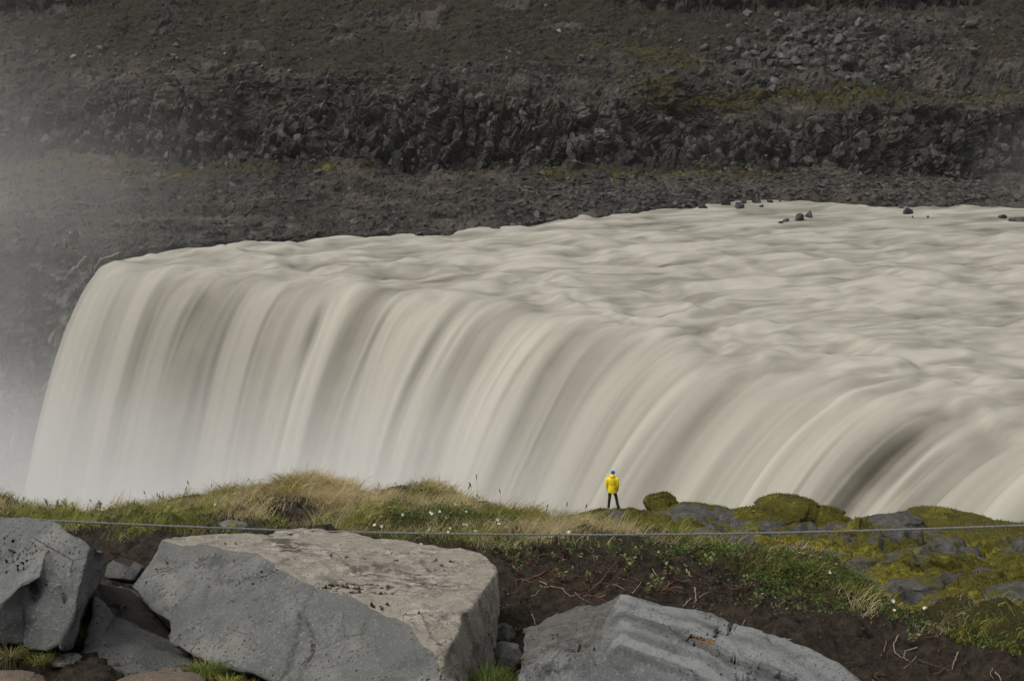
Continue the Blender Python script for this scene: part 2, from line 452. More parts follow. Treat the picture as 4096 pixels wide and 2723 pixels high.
# ------------------------------------------------------------------ the river and the fall: one silky sheet of water
LIP = [(60, 246), (108, 256), (150, 262), (200, 268), (270, 276), (350, 283), (430, 292), (510, 302), (590, 315), (660, 330), (730, 350), (800, 368), (870, 387), (940, 402), (1024, 420), (1120, 446), (1250, 490)]
LB = np.array(LIP, float)
us = np.concatenate([np.linspace(109, 1024, 640), np.linspace(1027, 1240, 110)])
lv = np.interp(us, LB[:, 0], LB[:, 1])
for _ in range(25): lv[1:-1] = (lv[:-2] + lv[1:-1] + lv[2:]) / 3
lip = atz(us, lv, 0.0)
arc = np.concatenate([[0], np.cumsum(np.linalg.norm(np.diff(lip[:, :2], axis=0), axis=1))])
# wavering of the lip itself
lipw = 1.7 * fbm(np.stack([arc / 8, arc * 0, arc * 0], -1), 3, 3)
ang = np.radians(interp(us, [(109, 232), (280, 226), (490, 218), (640, 210), (890, 199), (1240, 192)]))    # flow direction
Dx, Dy = np.cos(ang), np.sin(ang)
vel = interp(us, [(109, 6.3), (180, 5.8), (280, 5.3), (490, 6.2), (640, 7.6), (890, 9.6), (1024, 9.0), (1240, 8.0)])
vel = vel * (1 + .06 * fbm(np.stack([arc / 5.5, arc * 0 + 3, arc * 0], -1), 3, 4))
N_UP, N_DN = 420, 330
tt = np.concatenate([-(np.linspace(1, 0, N_UP, endpoint=False) ** 1.5) * 170, np.linspace(0, 3.05, N_DN)])
A, T = np.meshgrid(np.arange(len(us)), np.arange(len(tt)), indexing='ij')
tp = tt[T]; down = tp > 0
# arc positions shift so the sheet starts to bend at the wavering lip
hx = np.where(down, tp * vel[A], tp)                  # horizontal travel
zd = np.where(down, -4.9 * tp ** 2, 0)
ax = arc[A]
flow = np.where(down, tp * 9.0, tp)                  # streamwise coordinate
# upstream the flow lines relax towards one direction
a_up = np.radians(interp(us, [(109, 216), (280, 213), (490, 209), (640, 204), (890, 198), (1240, 194)]))
ux, uy = np.cos(a_up), np.sin(a_up)
mixu = sstep(0, -25, tp)
fx = Dx[A] * (1 - mixu) + ux[A] * mixu; fy = Dy[A] * (1 - mixu) + uy[A] * mixu
W = np.stack([lip[A, 0] + fx * (hx + lipw[A] * sstep(-12, 0, tp)), lip[A, 1] + fy * (hx + lipw[A] * sstep(-12, 0, tp)), zd], -1)
Nw = grid_normals(W); Nw = -Nw if Nw[:, 100, 2].mean() < 0 else Nw
FLW = grid_normals(W)[:, 100, 2].mean() < 0
fallm = sstep(-4, 9, flow)
warp = 1.3 * fbm(np.stack([ax / 9, flow / 14, ax * 0], -1), 2, 41)
sa = ax + warp
def streak(ls, lt, s, o=3): return fbm(np.stack([sa / ls, flow / lt, ax * 0], -1), o, s)
r1 = streak(4.6, 55, 51, 2); r2 = streak(1.9, 40, 52, 3); r3 = streak(9, 60, 53, 2)
r4 = streak(.95, 36, 57, 2)
ridge = (.75 * r1 + np.interp(us, [500, 750, 1240], [.62, .8, .85])[:, None] * r2 + .42 * r3 + .13 * r4) * np.interp(us, [700, 860, 1240], [1, .82, .82])[:, None]
Xw, Yw = W[..., 0], W[..., 1]
pw = np.stack([Xw, Yw, Xw * 0], -1)
wq = pw + 1.6 * np.stack([fbm(pw / 7, 2, 61), fbm(pw / 7, 2, 62), Xw * 0], -1)
# standing waves of the rapids: crests across the flow
ca, sb = math.cos(math.radians(203)), math.sin(math.radians(203))
al = wq[..., 0] * ca + wq[..., 1] * sb; ac = -wq[..., 0] * sb + wq[..., 1] * ca
def wv(la, lc, s, o=2): return fbm(np.stack([al / la, ac / lc, al * 0], -1), o, s)
w1 = wv(5.5, 4.2, 71, 2); w2 = wv(2.6, 1.7, 72, 2); w3 = wv(12, 9, 73, 2)
wave = .50 * w1 + .25 * w2 + .40 * w3
calm = sstep(34, 12, np.abs(Yw - (212 - .02 * Xw))) * sstep(5, 25, Xw)
near_lip = np.exp(-((flow + 7) / 9) ** 2)
wave = wave * (1 - .85 * calm) * (1 + .7 * near_lip)
disp = wave * (1 - fallm) + ridge * fallm * .95
edge = sstep(0, 2.5, ax)                                # thin water at the left end
W2 = W + Nw * disp[..., None]
W2[..., 2] -= (1 - edge) * .4
foam_f = .64 + .25 * np.interp(us, [500, 750, 1240], [0, 1, 1])[:, None] * r2 + .45 * streak(3.4, 70, 54, 2) + .20 * r1 + .15 * r2 + .12 * streak(.9, 50, 56, 2)
rg = 1 - np.abs(wv(8, 1.3, 78, 3)) * 4
foam_r = .66 + .14 * np.clip(rg, 0, 1) + .38 * wv(13, 1.8, 74, 3) + .36 * wv(2.4, 1.1, 76, 3) + .38 * w1 - .18 * calm
pW = pix(W2)
# hollows in the curtain, their brown shade painted into the water colour
hollow_shade = np.exp(-(((pW[0] - 912 + (pW[1] - 445) * .95) / 42) ** 2) - ((pW[1] - 462) / 50) ** 2) + .6 * np.exp(-(((pW[0] - 690 + (pW[1] - 330) * .9) / 18) ** 2) - ((pW[1] - 332) / 12) ** 2)
hollow_shade += .5 * np.exp(-(((pW[0] - 193 + (pW[1] - 305) * .5) / 11) ** 2) - ((pW[1] - 310) / 42) ** 2) + .35 * np.exp(-(((pW[0] - 316 + (pW[1] - 320) * .35) / 8) ** 2) - ((pW[1] - 330) / 40) ** 2)
hollow_shade = hollow_shade * np.clip(.75 + 1.3 * streak(1.5, 60, 58, 2), 0, 1.3)
W2 = W2 - Nw * (hollow_shade * fallm * .9)[..., None]
foam = foam_r * (1 - fallm) + foam_f * fallm - .85 * hollow_shade
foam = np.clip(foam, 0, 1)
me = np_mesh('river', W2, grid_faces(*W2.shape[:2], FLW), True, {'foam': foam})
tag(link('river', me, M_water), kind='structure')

# plunge pool and gorge bottom, hidden in spray
b_ = NB('plunge_pool_water'); b_.bsdf((.42, .41, .37), .6); M_pool = b_.m
me = np_mesh('plunge_pool', np.array([[-260, 20, -45], [200, 20, -45], [200, 300, -45], [-260, 300, -45]], float), np.array([[0, 1, 2, 3]]))
tag(link('plunge_pool', me, M_pool), kind='structure')

# ------------------------------------------------------------------ near bank: earth and turf
CREST = [(-260, 496), (-60, 494), (0, 500), (35, 512), (60, 515), (110, 511), (160, 500), (200, 495), (240, 491), (300, 491), (335, 498), (352, 503), (372, 499), (400, 492), (440, 492), (475, 500), (510, 511),
         (560, 523), (585, 530), (610, 536), (640, 540), (700, 544), (740, 545), (790, 552), (830, 562), (860, 582), (900, 600), (950, 612), (1000, 630), (1040, 640), (1300, 690)]
un = np.linspace(-260, 1300, 900)
cv = interp(un, CREST)
for _ in range(4): cv[1:-1] = (cv[:-2] + cv[1:-1] + cv[2:]) / 3
cy = interp(un, [(-260, 12), (0, 12), (300, 12.2), (480, 12), (560, 11), (640, 10.2), (760, 9.2), (860, 8.2), (950, 7.6), (1040, 7.2), (1300, 6.5)])
R0 = aty(un, 900, 4.4); R1 = aty(un, 715, 5.9 - .5 * sstep(150, 100, un)); R2 = aty(un, np.minimum(610, (cv + 700) / 2 + 10), np.minimum(7.25 - .45 * sstep(150, 90, un), cy - .6))
mid = interp(un, [(-260, 548), (200, 545), (500, 548), (560, 545), (700, 548), (760, 560), (830, 580), (870, 598), (950, 622), (1040, 652), (1300, 700)])
midy = interp(un, [(-260, 8.6), (300, 8.6), (520, 8.3), (700, 8.2), (860, 7.6), (1040, 6.6), (1300, 6.1)])
R3 = aty(un, mid, midy)
R4 = aty(un, cv, cy)
R5 = R4 + np.array([0, .9, -.45]); R6 = R5 + np.array([0, 2.5, -3.5]); R7 = R6 + np.array([0, 1, -32.0]); 
Pn = blur_rows(resample([R0, R1, R2, R3, R4, R5, R6, R7], [40, 90, 110, 150, 30, 24, 20]), it=6)
nn, mn = Pn.shape[:2]
Nn = grid_normals(Pn); FLN = Nn[:, 60, 2].mean() < 0
if FLN: Nn = -Nn
nu, nv = pix(Pn)
clod = fbm(Pn * 5, 5, 201, .6) * .085 + blocks(Pn * 22, 207, .8)[0] * .010 + fbm(Pn * 1.3, 3, 202) * .08 + blocks(Pn * 9, 205, .8)[0] * .018
hum = .20 * np.exp(-(((nu - 290) / 55) ** 2)) * np.exp(-(((Pn[..., 1] - 11.6) / 1.0) ** 2))     # turf hummock
hol = .24 * np.exp(-(((nu - 292) / 26) ** 2 + ((nv - 512) / 9) ** 2))                                  # eroded hollow under it
und = .10 * np.exp(-(((nv - interp(nu, [(500, 552), (700, 555), (760, 566), (860, 602), (1040, 655)])) / 5) ** 2)) * sstep(490, 520, nu)
Pn2 = Pn + Nn * (clod + hum * .3 - hol - und * .8)[..., None]
# turf mask in picture coordinates
tl = interp(nu, [(-260, 560), (0, 540), (80, 532), (160, 534), (250, 529), (330, 529), (400, 545), (470, 550), (500, 545), (560, 541), (660, 545), (720, 556), (760, 580), (820, 600), (860, 612), (900, 622), (960, 640), (1040, 664), (1300, 700)])
turf = sstep(10, -8, nv - tl) * .8 + .25 * fbm(Pn * 2.2, 3, 210) - 4 * hol - .35 * np.exp(-(((nu - 215) / 30) ** 2 + ((nv - 520) / 5) ** 2))
NEAR = Pn2; 
me = np_mesh('ground', Pn2, grid_faces(nn, mn, FLN), True, {'turf': turf})
tag(link('ground', me, M_soil), kind='structure')

# ------------------------------------------------------------------ mossy rock ledge below the bank
ul = np.linspace(470, 1290, 640)
SIL = [(470, 540), (560, 522), (585, 513), (597, 508), (612, 507.5), (622, 509), (640, 511), (660, 509), (680, 505), (700, 503.5), (712, 506), (724, 514), (735, 516), (748, 514), (760, 520), (772, 524), (800, 522), (835, 522),
       (858, 529), (880, 526), (900, 526), (912, 529), (930, 530), (960, 526), (1000, 530), (1290, 530)]
lsv = interp(ul, SIL)
ly = interp(ul, [(470, 66), (720, 66), (760, 62), (850, 60), (950, 58), (1290, 56)])
G5 = aty(ul, lsv, ly)
G4 = aty(ul, lsv + interp(ul, [(470, 14), (640, 17), (720, 18), (800, 12), (1290, 14)]), ly - interp(ul, [(470, 5), (720, 6), (1290, 7)]))
G3 = aty(ul, interp(ul, [(470, 560), (640, 545), (800, 552), (1290, 560)]), 46.0 + 0 * ul)
G2 = aty(ul, interp(ul, [(470, 600), (800, 600), (1290, 610)]), 35.0 + 0 * ul)
G1 = aty(ul, 665 + 0 * ul, 26.0); G0 = aty(ul, 760 + 0 * ul, 18.0)
G6 = G5 + np.array([0, 1.2, -.6]); G7 = G6 + np.array([0, .8, -5]); G8 = G7 + np.array([0, 2.5, -30])
Pl = blur_rows(resample([G0, G1, G2, G3, G4, G5, G6, G7, G8], [30, 90, 110, 150, 70, 16, 24, 20]), it=5)
nl, ml = Pl.shape[:2]
Nl = grid_normals(Pl); FLL = Nl[:, 200, 2].mean() < 0
if FLL: Nl = -Nl
lu, lvv = pix(Pl)
ql = Pl + .5 * np.stack([fbm(Pl * .6, 3, 301), fbm(Pl * .6, 3, 302), fbm(Pl * .6, 3, 303)], -1)
fl = np.array([.55, .8, 1.6])
e1, k1 = blocks(ql * fl / 1.7, 311, 1.5); e2, k2 = blocks(ql * fl / .7, 321, 1.5)
slab = np.maximum(np.exp(-(((lu - 668) / 58) ** 2 + ((lvv - 515) / 13) ** 2) ** 2), np.exp(-(((lu - 705) / 22) ** 2 + ((lvv - 521) / 12) ** 2) ** 2))
soft = np.clip(1 - 1.0 * np.exp(-(((lu - 640) / 70) ** 2 + ((lvv - 512) / 14) ** 2)), .12, 1)
mo = fbm(Pl * np.array([.55, .5, .9]), 4, 331)
mo2 = fbm(Pl * 1.6, 3, 332)
lm = .40 + .62 * mo + .22 * mo2 + .25 * sstep(.05, -.2, e1) - 1.2 * slab * sstep(1.5, 5, lvv - interp(lu, SIL)) * sstep(606, 618, lu)
rim = np.exp(-((lvv - interp(lu, SIL)) / 2.5) ** 2)
lm += .42 * rim
lm += .9 * np.exp(-(((lu - 655) / 42) ** 2 + ((lvv - 534) / 5) ** 2)) + .25 * sstep(560, 600, lvv) * sstep(900, 1000, lu)
lm += .4 * np.exp(-(((lu - 598) / 10) ** 2 + ((lvv - 516) / 8) ** 2))
Dl = soft * (e1 * .42 + e2 * .22 - .12 * sstep(.1, 0, k1) + .25 * fbm(Pl * .9, 4, 336)) + sstep(.46, .6, lm) * (.08 + .13 * fbm(Pl * 2.2, 3, 334) + .07 * fbm(Pl * 7, 3, 335)) + .2 * mo * soft
Dl += .35 * np.exp(-(((lu - 655) / 40) ** 2 + ((lvv - 531) / 6) ** 2))
for _ in range(3):
    Dl[1:-1] = (Dl[:-2] + 2 * Dl[1:-1] + Dl[2:]) / 4; Dl[:, 1:-1] = (Dl[:, :-2] + 2 * Dl[:, 1:-1] + Dl[:, 2:]) / 4
Dl += .03 * fbm(Pl * 6, 3, 337)
Pl2 = Pl + Nl * Dl[..., None]
lbr = sstep(.05, .4, fbm(Pl * .8, 3, 340) + .35 * sstep(530, 570, lvv))
LEDGE = Pl2
me = np_mesh('rock_ledge', Pl2, grid_faces(nl, ml, FLL), True, {'moss': lm, 'bright': lbr})
tag(link('rock_ledge', me, M_ledge), kind='structure')

def surf(G, x, y, r=.4):
    d = (G[..., 0] - x) ** 2 + (G[..., 1] - y) ** 2
    k = d < r * r
    if not k.any(): k = d <= d.min() + 1e-9
    return float(G[..., 2][k].max())

# pixel -> point on a sheet (nearest sheet vertex seen there, frontmost)
def on_sheet(G, u, v, k=8):
    a, b = pix(G); d = (a - u) ** 2 + (b - v) ** 2
    i = np.argsort(d.ravel())[:k]; p = G.reshape(-1, 3)[i]
    return p[np.argmin(p[:, 1])]

# ------------------------------------------------------------------ loose rocks
def hull_mesh(name, seed, flat=(1, 1, .8), npt=16, bev=.05):
    r = random.Random(seed); bm = bmesh.new()
    for _ in range(npt):
        v = Vector((r.gauss(0, 1), r.gauss(0, 1), r.gauss(0, 1))).normalized() * r.uniform(.75, 1.0)
        bm.verts.new((v.x * flat[0], v.y * flat[1], v.z * flat[2]))
    res = bmesh.ops.convex_hull(bm, input=bm.verts)
    bmesh.ops.delete(bm, geom=[g for g in res['geom_interior'] if isinstance(g, bmesh.types.BMVert)], context='VERTS')
    bmesh.ops.dissolve_limit(bm, angle_limit=.25, verts=bm.verts, edges=bm.edges)
    if bev: bmesh.ops.bevel(bm, geom=list(bm.edges), offset=bev, segments=1, affect='EDGES')
    bmesh.ops.triangulate(bm, faces=bm.faces)
    bmesh.ops.recalc_face_normals(bm, faces=bm.faces)
    me = bpy.data.meshes.new(name); bm.to_mesh(me); bm.free(); return me
def arrays(me):
    V = np.empty(len(me.vertices) * 3, np.float32); me.vertices.foreach_get('co', V)
    Fx = np.array([p.vertices[:] for p in me.polygons], np.int32); return V.reshape(-1, 3), Fx
HULLS = [hull_mesh('boulder', 40 + k, (1, .8 + .05 * (k % 4), .62 + .05 * (k % 5))) for k in range(8)]
SLABS = [arrays(hull_mesh('slab', 70 + k, (1, .7, .3), 14, 0)) for k in range(6)]
CHUNK = [arrays(hull_mesh('chunk', 90 + k, (1, .85, .7), 13, 0)) for k in range(6)]

def scatter(name, kinds, pts, nrm, sizes, mat, tilt, smooth=False, stretch=(1, 1, 1)):
    Vs, Fs, Ts, off = [], [], [], 0
    k = len(pts)
    for i in range(k):
        V, Fx = kinds[rnd.randrange(len(kinds))]
        e = Euler((rnd.gauss(0, tilt), rnd.gauss(0, tilt), rnd.uniform(0, 6.28))).to_matrix()
        nq = Vector(nrm[i]).to_track_quat('Z', 'Y').to_matrix()
        R = np.array(nq @ e)
        Vs.append((V * (sizes[i] * np.array([stretch[0], stretch[1] * rnd.uniform(.7, 1.1), stretch[2] * rnd.uniform(.7, 1.2)]))) @ R.T + pts[i]); Fs.append(Fx + off); off += len(V); Ts.append(np.full(len(V), rnd.random()))
    me = np_mesh(name, np.concatenate(Vs), np.concatenate(Fs), smooth, {'tone': np.concatenate(Ts)})
    return link(name, me, mat)
def pick(G, U, Vv, Nrm, weight, k):
    wgt = (weight(U, Vv) * 1.0).ravel(); wgt = np.clip(wgt, 0, None); wgt /= wgt.sum()
    i = RNG.choice(len(wgt), k, p=wgt); return G.reshape(-1, 3)[i], Nrm.reshape(-1, 3)[i], U.ravel()[i], Vv.ravel()[i]
upn = lambda nr: (nr * .4 + np.array([0, -.15, 1.0])) / np.linalg.norm(nr * .4 + np.array([0, -.15, 1.0]), axis=1, keepdims=True)
inb = lambda U: (U > -60) & (U < 1090)
# flat slabs along the shelf
p_, n_, u_, v_ = pick(FAR, FARu, FARv, FARn, lambda U, V_: inb(U) * sstep(160, 195, V_) * (V_ < interp(U, SHORE) + 1) * (.25 + .75 * sstep(430, 620, U) + .4 * sstep(215, 235, V_)), 9000)
o = scatter('rubble', SLABS, p_ - np.array([0, 0, .02]), upn(n_), .20 + .85 * RNG.random(9000) ** 3, M_rubble, .30)
tag(o, 'dark flat slabs of broken basalt covering the shelf along the far shore', 'rubble', kind='stuff')
# chunks over ledges, terrace and slope
def wch(U, V_):
    return inb(U) * ((V_ < 170) & (V_ > 4)) * (.12 + 1.2 * np.exp(-(((U - 840) / 110) ** 2 + ((V_ - 50) / 30) ** 2)) + .5 * np.exp(-((V_ - 100) / 18) ** 2) + .8 * np.exp(-(((U - 95) / 90) ** 2 + ((V_ - 58) / 12) ** 2)) + .35 * np.exp(-((V_ - 160) / 8) ** 2) + .5 * np.exp(-(((U - 1040) / 60) ** 2 + ((V_ - 75) / 30) ** 2)))
p_, n_, u_, v_ = pick(FAR, FARu, FARv, FARn, wch, 7000)
o = scatter('scree', CHUNK, p_, upn(n_), .10 + .55 * RNG.random(7000) ** 2.6, M_rubble, .6)
tag(o, 'small angular stones strewn over the far hillside', 'scree', kind='stuff')

p_, n_, u_, v_ = pick(FAR, FARu, FARv, FARn, lambda U, V_: inb(U) * (cliffm > .55) * (V_ > 60) * (V_ < 185) * (wall[:, None] * (V_ > 245) < .5), 3200)
o = scatter('cliff_blocks', CHUNK, p_ + np.array([0, .25, 0]), np.tile([0, 0, 1.0], (3200, 1)), .2 + 1.4 * RNG.random(3200) ** 3.2, M_rubble, .22, stretch=(.75, .7, 1.35))
tag(o, 'upright fractured blocks standing out of the dark basalt cliff', 'rock face', kind='stuff')
def boulders(k, wfn, smin, smax, mat, label, group, pw=1.6):
    p_, n_, u_, v_ = pick(FAR, FARu, FARv, FARn, wfn, k)
    for i in range(k):
        me = rnd.choice(HULLS)
        o = bpy.data.objects.new('boulder', me); COL.objects.link(o)
        if len(me.materials) == 0: me.materials.append(M_talus)
        o.material_slots[0].link = 'OBJECT'; o.material_slots[0].material = mat
        s = smin + (smax - smin) * rnd.random() ** pw
        o.scale = (s, s * rnd.uniform(.8, 1.1), s * rnd.uniform(.75, 1.1))
        o.rotation_euler = (rnd.gauss(0, .5), rnd.gauss(0, .5), rnd.uniform(0, 6.3))
        o.location = Vector(p_[i]) + Vector((0, -.1, .25 * s))
        sz = 'big' if s > smin + .55 * (smax - smin) else 'middling' if s > smin + .22 * (smax - smin) else 'small'
        us_, vs_ = u_[i], v_[i]; q1_, q2_ = np.quantile(u_, [.33, .67]); w1_, w2_ = np.quantile(v_, [.33, .67])
        hz = 'left' if us_ < q1_ else 'right' if us_ > q2_ else 'middle'; vt = 'upper' if vs_ < w1_ else 'lower' if vs_ > w2_ else 'central'
        tag(o, sz + ' ' + label + ', ' + vt + ' ' + hz + ' of the group', 'boulder', group + ', ' + sz + ' ones in the ' + vt + ' ' + hz)
boulders(230, lambda U, V_: np.exp(-((np.abs(U - 830) / 105) ** 3 + (np.abs(V_ - 52) / 27) ** 3)) * (V_ > 12), .55, 1.75, M_talus,
         'dark angular boulder in the right hand talus fan', 'dark boulders of the talus fan, upper right')
boulders(26, lambda U, V_: np.exp(-((np.abs(U - 120) / 80) ** 3 + (np.abs(V_ - 56) / 12) ** 3)), .3, .85, M_talus_pale,
         'pale boulder on the upper left scree', 'pale boulders on the upper left slope')
boulders(40, lambda U, V_: inb(U) * np.exp(-((V_ - 66) / 14) ** 2) * (U > 200) * (U < 700), .4, 1.0, M_talus,
         'grey boulder above the dark cliff band', 'boulders on the slope above the cliff band')
boulders(30, lambda U, V_: inb(U) * np.exp(-((V_ - 158) / 8) ** 2) * (U > 180), .45, 1.2, M_talus,
         'fallen block at the mossy cliff foot', 'fallen blocks at the foot of the cliff')
for (u, v, s, lab) in [(263, 21, .62, 'pale slanted block alone on the upper scree slope, left of centre'), (885, 68, .9, 'pale block above the moss line under the talus fan'),
                       (262, 66, .55, 'tan boulder in the rock litter of the upper left slope'), (560, 31, .9, 'rounded grey boulder on the brown scree, top centre')]:
    q0 = on_sheet(FAR, u, v); o = link('boulder', rnd.choice(HULLS)); o.material_slots[0].link = 'OBJECT'; o.material_slots[0].material = M_talus_pale
    o.scale = (s, s * .8, s * .8); o.rotation_euler = (.4, .5, rnd.uniform(0, 6)); o.location = q0 + np.array([0, -.1, .2 * s]); tag(o, lab, 'boulder')

# rocks standing in the river
RIV = [(727, 203.8, 9, 8, 'steep dark rock, taller of the pair at the far shore'), (739, 206.8, 15, 5.5, 'broad low rock right of the steep one at the far shore'),
       (703, 207.5, 10, 3.5, 'flat rock at the far shore left of the steep pair'), (744, 202, 6, 4, 'small rock behind the broad one at the far shore'),
       (757, 201.8, 10, 4, 'low wide rock in the row at the far water edge'), (770, 201.4, 7, 2.6, 'thin low rock at the right of the row at the water edge'),
       (780, 200.4, 3, 1.8, 'tiny stone ending the row at the far water edge'), (761.5, 206, 4, 1.6, 'small stone alone in front of the row of rocks'),
       (800, 219, 12, 6, 'dark rock in mid river, left one of the close pair'), (811, 216.6, 9, 6.5, 'dark rock in mid river, right one of the close pair'),
       (786, 220.6, 7, 1.8, 'flat stone just left of the mid river pair'), (781, 222.4, 6, 1.2, 'lowest flat stone left of the mid river pair'),
       (888, 204.5, 7, 3.5, 'rock at the far shore near the dark cliff foot'), (902, 207, 8, 3.2, 'low rock left of the pointed one in the right of the river'),
       (912, 206, 8, 4.5, 'pointed rock at the head of the right hand cluster'), (908.5, 213, 10, 6.5, 'largest rock of the right hand river cluster'),
       (912.7, 217, 2.4, 1.4, 'tiny stone below the right hand cluster'), (928, 216.8, 2.4, 1.2, 'tiny lone stone right of the cluster'),
       (1003, 217.2, 10, 3, 'low pale rock near the right edge of the river'), (1019, 222, 16, 6, 'rock cut by the right edge of the photo in the river')]
for k, (u, v, wp, hp, lab) in enumerate(RIV):
    c = atz(u, v, .1); sc = np.linalg.norm(c - np.array([0, 0, 28])) / F
    me = HULLS[k % 8]; o = link('river_rock', me); o.material_slots[0].link = 'OBJECT'; o.material_slots[0].material = M_wet
    o.scale = (wp * sc * .74, wp * sc * .55, hp * sc * 1.75); o.rotation_euler = (0, .2 * math.sin(k * 3), k * 1.3)
    o.location = c + np.array([0, wp * sc * .3, .05]); tag(o, lab, 'rock', 'rocks standing in the river')

# thread-like trickles over the wall left of the fall
b_ = NB('trickle_water'); b_.bsdf((.34, .335, .315), .7); M_tr = b_.m
def tube(bm, pts, rad, seg=6, cap=True):
    pts = [Vector(p) for p in pts]; rings = []
    for i, p in enumerate(pts):
        t = (pts[min(i + 1, len(pts) - 1)] - pts[max(i - 1, 0)]).normalized()
        a = t.orthogonal().normalized() if i == 0 else (last - t * last.dot(t)).normalized()
        last = a; b2_ = t.cross(a); r = rad[i] if isinstance(rad, (list, tuple, np.ndarray)) else rad
        rings.append([bm.verts.new(p + (a * math.cos(k * 2 * math.pi / seg) + b2_ * math.sin(k * 2 * math.pi / seg)) * r) for k in range(seg)])
    for A_, B_ in zip(rings, rings[1:]):
        for k in range(seg): bm.faces.new((A_[k], A_[(k + 1) % seg], B_[(k + 1) % seg], B_[k]))
    if cap:
        bm.faces.new(rings[0][::-1]); bm.faces.new(rings[-1])
TR = [([(121, 252), (112, 255), (106, 256), (103, 258), (100, 261), (98, 266), (97, 272)], 'thin trickle leaving the main fall at its left shoulder'),
      ([(86, 256), (83, 259), (80, 261), (76, 263), (72, 266), (69, 269)], 'broken trickle stepping down the rock rim farther left of the fall')]
for pts, lab in TR:
    bm = bmesh.new(); P3 = []
    for k, (u, v) in enumerate(pts):
        p = on_sheet(FAR, u, v, 10); P3.append(p + np.array([0, -.35, .15]))
    Pp = np.array(P3); tq = np.linspace(0, len(Pp) - 1, 40)
    Q3 = np.stack([np.interp(tq, np.arange(len(Pp)), Pp[:, c]) for c in range(3)], -1) + RNG.normal(0, .05, (40, 3))
    tube(bm, Q3, .02 + .05 * RNG.random(40), 6)
    tag(bm_obj('trickle', bm, M_tr), lab, 'trickle', 'trickles beside the fall')

# ------------------------------------------------------------------ mossy boulders on the ledge
M_moss = vcol_mat('moss_fuzz', .9, .2)
def fuzz(name, Pp, Np, k, wgt, ln, wd, parent, lab=None):
    wgt = np.clip(wgt, 0, None).ravel(); wgt = wgt / wgt.sum(); i = RNG.choice(len(wgt), k, p=wgt)
    base = Pp.reshape(-1, 3)[i]; nn_ = Np.reshape(-1, 3)[i]
    d = nn_ * .8 + np.array([0, 0, .5]) + RNG.normal(0, .45, (k, 3)); d /= np.linalg.norm(d, axis=1, keepdims=True)
    sd_ = np.cross(d, RNG.normal(0, 1, (k, 3))); sd_ /= np.linalg.norm(sd_, axis=1, keepdims=True)
    L = (ln * (.4 + RNG.random(k)))[:, None]; Wd = wd
    V = np.stack([base - d * .02 - sd_ * Wd, base - d * .02 + sd_ * Wd, base + d * L + sd_ * Wd * .4, base + d * L - sd_ * Wd * .4], 1)
    f_ = np.arange(k)[:, None] * 4 + np.arange(4)[None]
    t_ = np.clip(.5 + 1.6 * fbm(base * 1.3, 3, 500) + RNG.normal(0, .15, k), 0, 1)[:, None]
    C = np.array([.045, .045, .007]) * (1 - t_) + np.array([.20, .175, .02]) * t_
    me = np_mesh(name, V.reshape(-1, 3), f_, True, None, {'Col': C[:, None, :].repeat(4, 1).reshape(-1, 3)})
    o = link(name, me, M_moss, parent)
    return o
Nl3 = grid_normals(Pl2); Nl3 = -Nl3 if FLL else Nl3
cl_l = np.linalg.norm(np.cross(np.gradient(Pl2, axis=0), np.gradient(Pl2, axis=1)), axis=-1)
tag(fuzz('moss', Pl2, Nl3, 45000, cl_l * (lm > .56) * (lvv < 640) * (lvv > 495) * (np.arange(ml) < 470)[None] * (lu < 1060), .07, .016, None), 'olive and yellow green moss carpeting the rock ledge', 'moss', kind='stuff')
def lump(name, c, r, seed, mat, lab, mossy=.75, cat='boulder', group=None, amp=.22, sub=5):
    bm = bmesh.new(); bmesh.ops.create_icosphere(bm, subdivisions=sub, radius=1)
    me = bpy.data.meshes.new(name); bm.to_mesh(me); bm.free()
    V = np.empty(len(me.vertices) * 3, np.float32); me.vertices.foreach_get('co', V); V = V.reshape(-1, 3)
    e, k_ = blocks(V * 1.1 + seed * 7.3, seed, .8)
    d = 1 + amp * e + .12 * fbm(V * 1.4 + seed, 3, seed)
    mo_ = mossy + .55 * fbm(V * 1.6 + seed * 3, 3, seed + 5) + .35 * V[:, 2]
    d = d + sstep(.46, .62, mo_) * (.05 + .035 * fbm(V * 7, 3, seed + 6))
    V2 = V * d[:, None] * np.array(r)
    me.vertices.foreach_set('co', V2.ravel().astype(np.float32))
    at = me.attributes.new('moss', 'FLOAT', 'POINT'); at.data.foreach_set('value', mo_.astype(np.float32))
    at = me.attributes.new('bright', 'FLOAT', 'POINT'); at.data.foreach_set('value', sstep(0, .5, fbm(V * 2 + 9, 3, seed)).astype(np.float32))
    me.polygons.foreach_set('use_smooth', [True] * len(me.polygons)); me.update()
    o = link(name, me, mat, loc=c)
    if mat is M_ledge and mossy > .3:
        fuzz('moss', V2, V, 1800, sstep(.5, .6, mo_) * (V[:, 2] > -.3) + 1e-4, .06, .015, o)
    return tag(o, lab, cat, group)
def led(u, v, y, dz=0): p = aty(u, v, y); return Vector((p[0], p[1], p[2] + dz))
lump('mossy_boulder', led(662, 504, 66.5), (.72, .8, .50), 3, M_ledge, 'small round moss capped boulder on the ledge, just right of the person', .62)
lump('mossy_boulder', led(787, 515, 60.5), (1.45, 1.3, .78), 8, M_ledge, 'largest dome shaped boulder with moss cap and bare grey front', .5)
lump('mossy_boulder', led(825, 521, 60), (.95, .9, .52), 12, M_ledge, 'low moss covered lump leaning on the right of the domed boulder', .78)
lump('mossy_boulder', led(757, 521, 61), (.6, .6, .55), 15, M_ledge, 'small dark moss lump at the left foot of the domed boulder', .75)
lump('mossy_boulder', led(705, 528, 60), (1.7, 1.6, .5), 17, M_ledge, 'grey slab rock with a moss fringe between the person and the domed boulder', .1)
